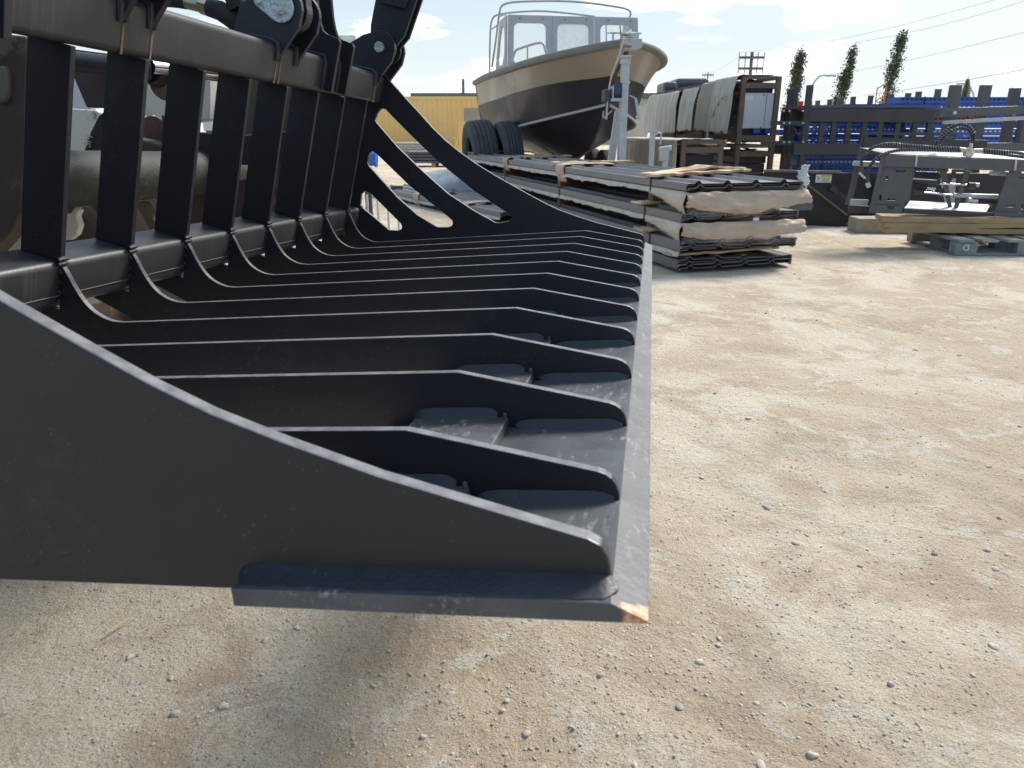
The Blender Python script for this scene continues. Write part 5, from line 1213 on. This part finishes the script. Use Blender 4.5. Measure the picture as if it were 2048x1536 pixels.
cyl(1470, 765, 1515, 765, .017, .05, 'grease_fitting', ZINC); cyl(40, 510, 390, 520, .022, .15, 'cross_pin', GALV); cyl(1650, 625, 1840, 635, .018, .05, 'cross_pin', GALV); cyl(1030, 590, 1150, 592, .012, .05, 'cross_pin', RUSTY); cyl(1205, 595, 1345, 600, .012, .05, 'cross_pin', RUSTY)
quad('sunlit_patch', [P2(*Z(1060, 690), .34), P2(*Z(1240, 690), .34), P2(*Z(1225, 1000), .30), P2(*Z(1120, 1000), .30)], .01, WHITEM)  # white panel put in for the sunlit patch seen between the braces
slab('backing_plate', zp((760, 600), (1030, 610), (1020, 690), (760, 680)), .3, .02, HULLB)
MB().tube([P2(*Z(1625, 985), -.02), P2(*Z(1655, 1010), -.02), P2(*Z(1670, 1020), -.02)], .006, 6).build('red_tag', REDM, att)
def hose(pts, r=.0125, dy=-.06):
    P = [P2(*Z(x, y), dy+d) for x, y, d in pts]; P = [Vector(p) for p in chaikin([tuple(p) for p in P], 3)]
    o = MB().tube(P, r, 10).build('hose', RUBBER, att, smooth=True)
    # moulded spiral guard: a pale helix round the hose
    H = []; L0 = 0
    for i in range(len(P)-1):
        seg = P[i+1]-P[i]; t_ = seg.normalized(); x_ = t_.orthogonal().normalized(); y_ = t_.cross(x_); n_ = max(1, int(seg.length/.004))
        for k in range(n_):
            ph = L0/.022*2*PI; c_ = P[i]+seg*(k/n_); ref = Vector((0, 0, 1)) if abs(t_.z) < .9 else Vector((1, 0, 0)); xx = t_.cross(ref).normalized(); yy = t_.cross(xx); H.append(c_+(xx*math.cos(ph)+yy*math.sin(ph))*(r+.0008)); L0 += seg.length/n_
    MB().tube(H, .0032, 4).build('spiral_guard', GUARD, o)
GUARD = material('hose_guard', (.34, .34, .35), rough=.35, spec=.7)
hose([(1290, 335, 0), (1000, 322, 0), (700, 300, 0), (430, 270, 0), (240, 330, 0), (140, 440, .05), (130, 560, .08), (180, 680, .1)])
hose([(1300, 365, 0), (1000, 355, 0), (700, 350, 0), (500, 360, 0), (330, 430, 0), (230, 540, .03), (200, 640, .08), (215, 730, .1)])
hose([(985, 330, .10), (1050, 200, .12), (1180, 80, .10), (1320, 40, .06), (1430, 90, .02), (1465, 180, 0), (1440, 270, 0)])
hose([(1030, 330, .13), (1090, 215, .13), (1200, 120, .11), (1320, 85, .07), (1400, 120, .03), (1450, 200, .03), (1425, 280, .02)], .010)
hose([(1560, 350, 0), (1760, 370, 0), (1950, 380, 0), (2150, 420, 0), (2400, 470, 0)]); hose([(1560, 380, 0), (1760, 400, 0), (1950, 425, 0), (2150, 450, 0), (2400, 520, 0)])
def fit(x0, y0, x1, y1, r): a = P2(*Z(x0, y0), -.06); b = P2(*Z(x1, y1), -.06); MB().cyl(a, b, r, 6).build('hose_fitting', BRASSZ, att, bevel=.002)
BRASSZ = material('zinc_fitting', (.55, .56, .46), (.42, .43, .36), rough=.28, metal=.6, nscale=40)
fit(1285, 338, 1370, 345, .013); fit(1300, 365, 1380, 372, .012); fit(1345, 390, 1440, 395, .028); fit(1395, 330, 1445, 400, .020); fit(1425, 270, 1420, 345, .015); fit(1450, 355, 1560, 352, .012); fit(1440, 378, 1570, 382, .012); fit(1370, 400, 1420, 420, .022)
fit(205, 740, 225, 790, .020); fit(110, 620, 180, 690, .010)

# ------------------------------------------------------------------ the old machine that carries the grapple bucket
WR = material('chipped_white_paint', (.72, .70, .64), (.60, .58, .52), rough=.55, nscale=3, bump=.3, bscale=20, spots=(.12, .06, .04), sscale=5.5, sth=.57)
DKR = material('oily_brown_steel', (.045, .030, .026), (.085, .060, .048), rough=.55, nscale=5, bump=.3, bscale=30, spots=(.14, .10, .07), sscale=9, sth=.60)
DRT = material('dirty_painted_tube', (.014, .015, .014), (.028, .029, .026), rough=.62, nscale=5, bump=.5, bscale=25, spots=(.30, .27, .21), sscale=16, sth=.64)
old = thing('old_loader', 'worn loader with chipped white paint and a dirty cross tube behind the bucket tines', 'loader', mat=BM)
def puw(x, y, v):   # where the ray through a reading meets the plane v = const, as (u, w)
    P = onpl(x, y, O0+VV*v, VV)-O0; return (P.dot(UU), P.dot(WW))
def vslab(name, pts, v, th, mat, par=old, bev=.004, holes=()):
    return MB().prism([puw(x, y, v) for x, y in pts], lambda p: (p[0], v, p[1]), lambda p: (p[0], v+th, p[1]), [[puw(x, y, v) for x, y in h] for h in holes]).build(name, mat, par, bevel=bev)
ct_ = (-1.25, .281)
MB().tube([(ct_[0], v, ct_[1]) for v in (.2, .8, 1.4, 2.2)], .060, 40).build('cross_tube', DRT, old, smooth=True)
vslab('loader_arm', [(-260, 40), (52, 72), (47, 300), (40, 425), (22, 462), (-30, 520), (-260, 560)], .62, .04, DKR)
MB().prism([puw(x, y, .61) for x, y in [(-10, 133), (6, 130), (13, 145), (13, 190), (5, 204), (-10, 204)]], lambda p: (p[0], .61, p[1]), lambda p: (p[0], .625, p[1])).build('slot_boss', material('greased_steel', (.17, .15, .12), rough=.5), old, bevel=.004)
vslab('arm_bracket', [(128, 100), (215, 112), (222, 190), (215, 215), (172, 215), (152, 168), (128, 115)], 1.05, .03, DKR)
vslab('pale_panel', [(90, 150), (180, 150), (180, 225), (90, 225)], 1.9, .03, material('dusty_blue_panel', (.42, .46, .56), (.3, .33, .42), rough=.6, nscale=3))
vslab('white_cover', [(60, 212), (190, 220), (214, 232), (205, 262), (178, 330), (60, 330)], 1.45, .10, WR)
vslab('black_strap_plate', [(215, 215), (232, 230), (225, 330), (158, 330), (180, 265), (196, 232)], 1.35, .02, RUBBER)
tcu = bpy.data.curves.new('letters', 'FONT'); tcu.body = 'SM'; tcu.size = .026; tcu.extrude = .001; tob = bpy.data.objects.new('letters_tmp', tcu); COL.objects.link(tob); bpy.context.view_layer.update()
tme = bpy.data.meshes.new_from_object(tob.evaluated_get(bpy.context.evaluated_depsgraph_get())); bpy.data.objects.remove(tob); tme.materials.clear(); tme.materials.append(GALV)
to = bpy.data.objects.new('lettering', tme); COL.objects.link(to); to.parent = old; a = puw(180, 296, 1.345); to.location = (a[0], 1.345, a[1]); to.rotation_euler = (R(90), R(-62), 0)
vslab('white_panel', [(270, 150), (420, 150), (420, 240), (345, 250), (326, 238), (300, 228), (270, 232)], 1.8, .05, material('dull_white_paint', (.50, .50, .47), (.42, .42, .40), rough=.6, nscale=3, spots=(.16, .12, .1), sscale=11, sth=.66))
dc = puw(306, 266, 1.6); MB().tube([(dc[0], 1.6, dc[1]), (dc[0], 1.75, dc[1])], .048, 28).build('rusty_drum', material('brown_rust_drum', (.10, .060, .045), (.06, .04, .03), rough=.8, nscale=20, bump=.3), old, smooth=True)
vslab('dark_housing', [(322, 228), (335, 236), (365, 262), (490, 270), (600, 260), (600, 330), (322, 330)], 1.55, .08, HULLB)
vslab('dark_housing', [(470, 90), (640, 150), (660, 420), (470, 440)], 1.95, .08, DKR)
vslab('red_strip', [(615, 180), (650, 180), (640, 270), (620, 270)], 2.3, .05, REDM); vslab('pale_frame', [(612, 262), (640, 262), (625, 440), (600, 440)], 2.35, .05, WHITEM)
bag = MB(); 
def fb(u, v):
    a = puw(398+u*50, 160+v*60, 2.0); return (a[0], 2.0+.03*nz(u*5, v*5), a[1])
grid_sheet('crumpled_bag', fb, 14, 14, material('white_orange_bag', (.80, .80, .80), (.72, .72, .72), rough=.4, nscale=4, bump=.8, bscale=14, spots=(.75, .25, .10), sscale=9, sth=.58), old, .004)
# small hydraulic cylinder under the beam
def lp_(x, y, v): a = puw(x, y, v); return (a[0], v, a[1])
MB().tube([lp_(140, 122, .95), lp_(300, 140, 1.05)], .020, 16).build('ram_barrel', HULLB, old, smooth=True)
MB().tube([lp_(300, 134, 1.05), lp_(440, 150, 1.25)], .0155, 18).build('ram_rod', CHROME, old, smooth=True)
MB().tube([lp_(335, 168, 1.10), lp_(335, 168, 1.16)], .036, 22).build('ram_eye', material('greasy_brass', (.20, .16, .10), (.07, .06, .05), rough=.4, metal=.4, nscale=30, bump=.5), old, smooth=True)
MB().tube([lp_(300, 142, 1.07), lp_(335, 168, 1.14)], .026, 14).build('ram_neck', HULLB, old, smooth=True)
vslab('ram_bracket', [(130, 96), (300, 118), (300, 140), (130, 128)], 1.15, .03, RUBBER)
# lower parts seen under the tube
vslab('chipped_bracket', [(90, 430), (140, 428), (150, 412), (158, 422), (152, 432), (158, 452), (152, 470), (140, 480), (90, 485)], 1.05, .02, WR)
vslab('brown_plate', [(120, 408), (215, 404), (215, 500), (120, 500)], 1.35, .02, DKR)
vslab('lower_arm', [(150, 415), (165, 412), (215, 460), (215, 480)], 1.15, .03, RUSTY)
vslab('brown_plate', [(265, 398), (330, 396), (330, 500), (265, 500)], 1.5, .02, material('dusty_brown', (.20, .155, .11), (.27, .21, .15), rough=.9, nscale=4, bump=.4))
vslab('lower_arm', [(268, 405), (285, 402), (315, 452), (300, 462)], 1.3, .03, RUSTY)
vslab('white_cover', [(-200, 432), (60, 425), (42, 500), (-200, 520)], .80, .06, WR)
vslab('dark_housing', [(330, 380), (620, 340), (620, 470), (330, 480)], 1.6, .04, DKR)
vslab('belly_plate', [(-150, 560), (300, 560), (330, 660), (-150, 660)], 1.2, .03, DKR)
# mostly hidden body and wheels, bulk added to darken the bucket's reflections
MB().box((-2.55, .75, .55), (1.1, 1.5, 1.0)).build('engine_cover', WR, old, bevel=.05)
MB().box((-2.3, .90, -.13), (2.0, 1.5, .30)).build('undercarriage', DKR, old, bevel=.03)
MB().box((-1.95, .45, .75), (.10, 1.1, 1.3)).build('cab_front', HULLB, old, bevel=.03)
MB().box((-1.75, -.22, .25), (1.5, .14, .9)).build('loader_arm', DKR, old, bevel=.03)
for v in (.35, 1.95):
    wz_ = -.745+.40+.19
    o = MB().cyl((-2.45, v-.13, wz_), (-2.45, v+.13, wz_), .40, 32).build('wheel', TYRE, old, bevel=.04); MB().cyl((-2.45, v-.14, wz_), (-2.45, v+.14, wz_), .2, 20).build('rim', WR, o)
    MB().bar((-2.45, v, -.3), (-2.3, v, .2), .1, .2).build('axle_stand', DKR, old)
for v in (.62, 1.55): MB().bar((-1.25, v, .28), (-1.85, v, .45), .07, .12).build('loader_arm', DKR, old, bevel=.01)
# timbers lying on the ground below the machine
p = gp(420, 620); o = MB(); o.box((0, 0, .05), (1.4, .14, .10)); o = o.build('timber', WOOD, bevel=.006); o.location = (-1.05, 3.1, 0); o.rotation_euler = (0, 0, R(-50)); tag(o, 'pale timber lying on the ground, seen under the heel of the bucket', 'timber')
o = MB(); o.box((0, 0, .04), (1.0, .2, .08)); o = o.build('timber', RUSTY, bevel=.006); o.location = (-1.0, 2.2, 0); o.rotation_euler = (0, 0, R(70)); tag(o, 'dark brown timber on the ground nearer under the bucket heel', 'timber')
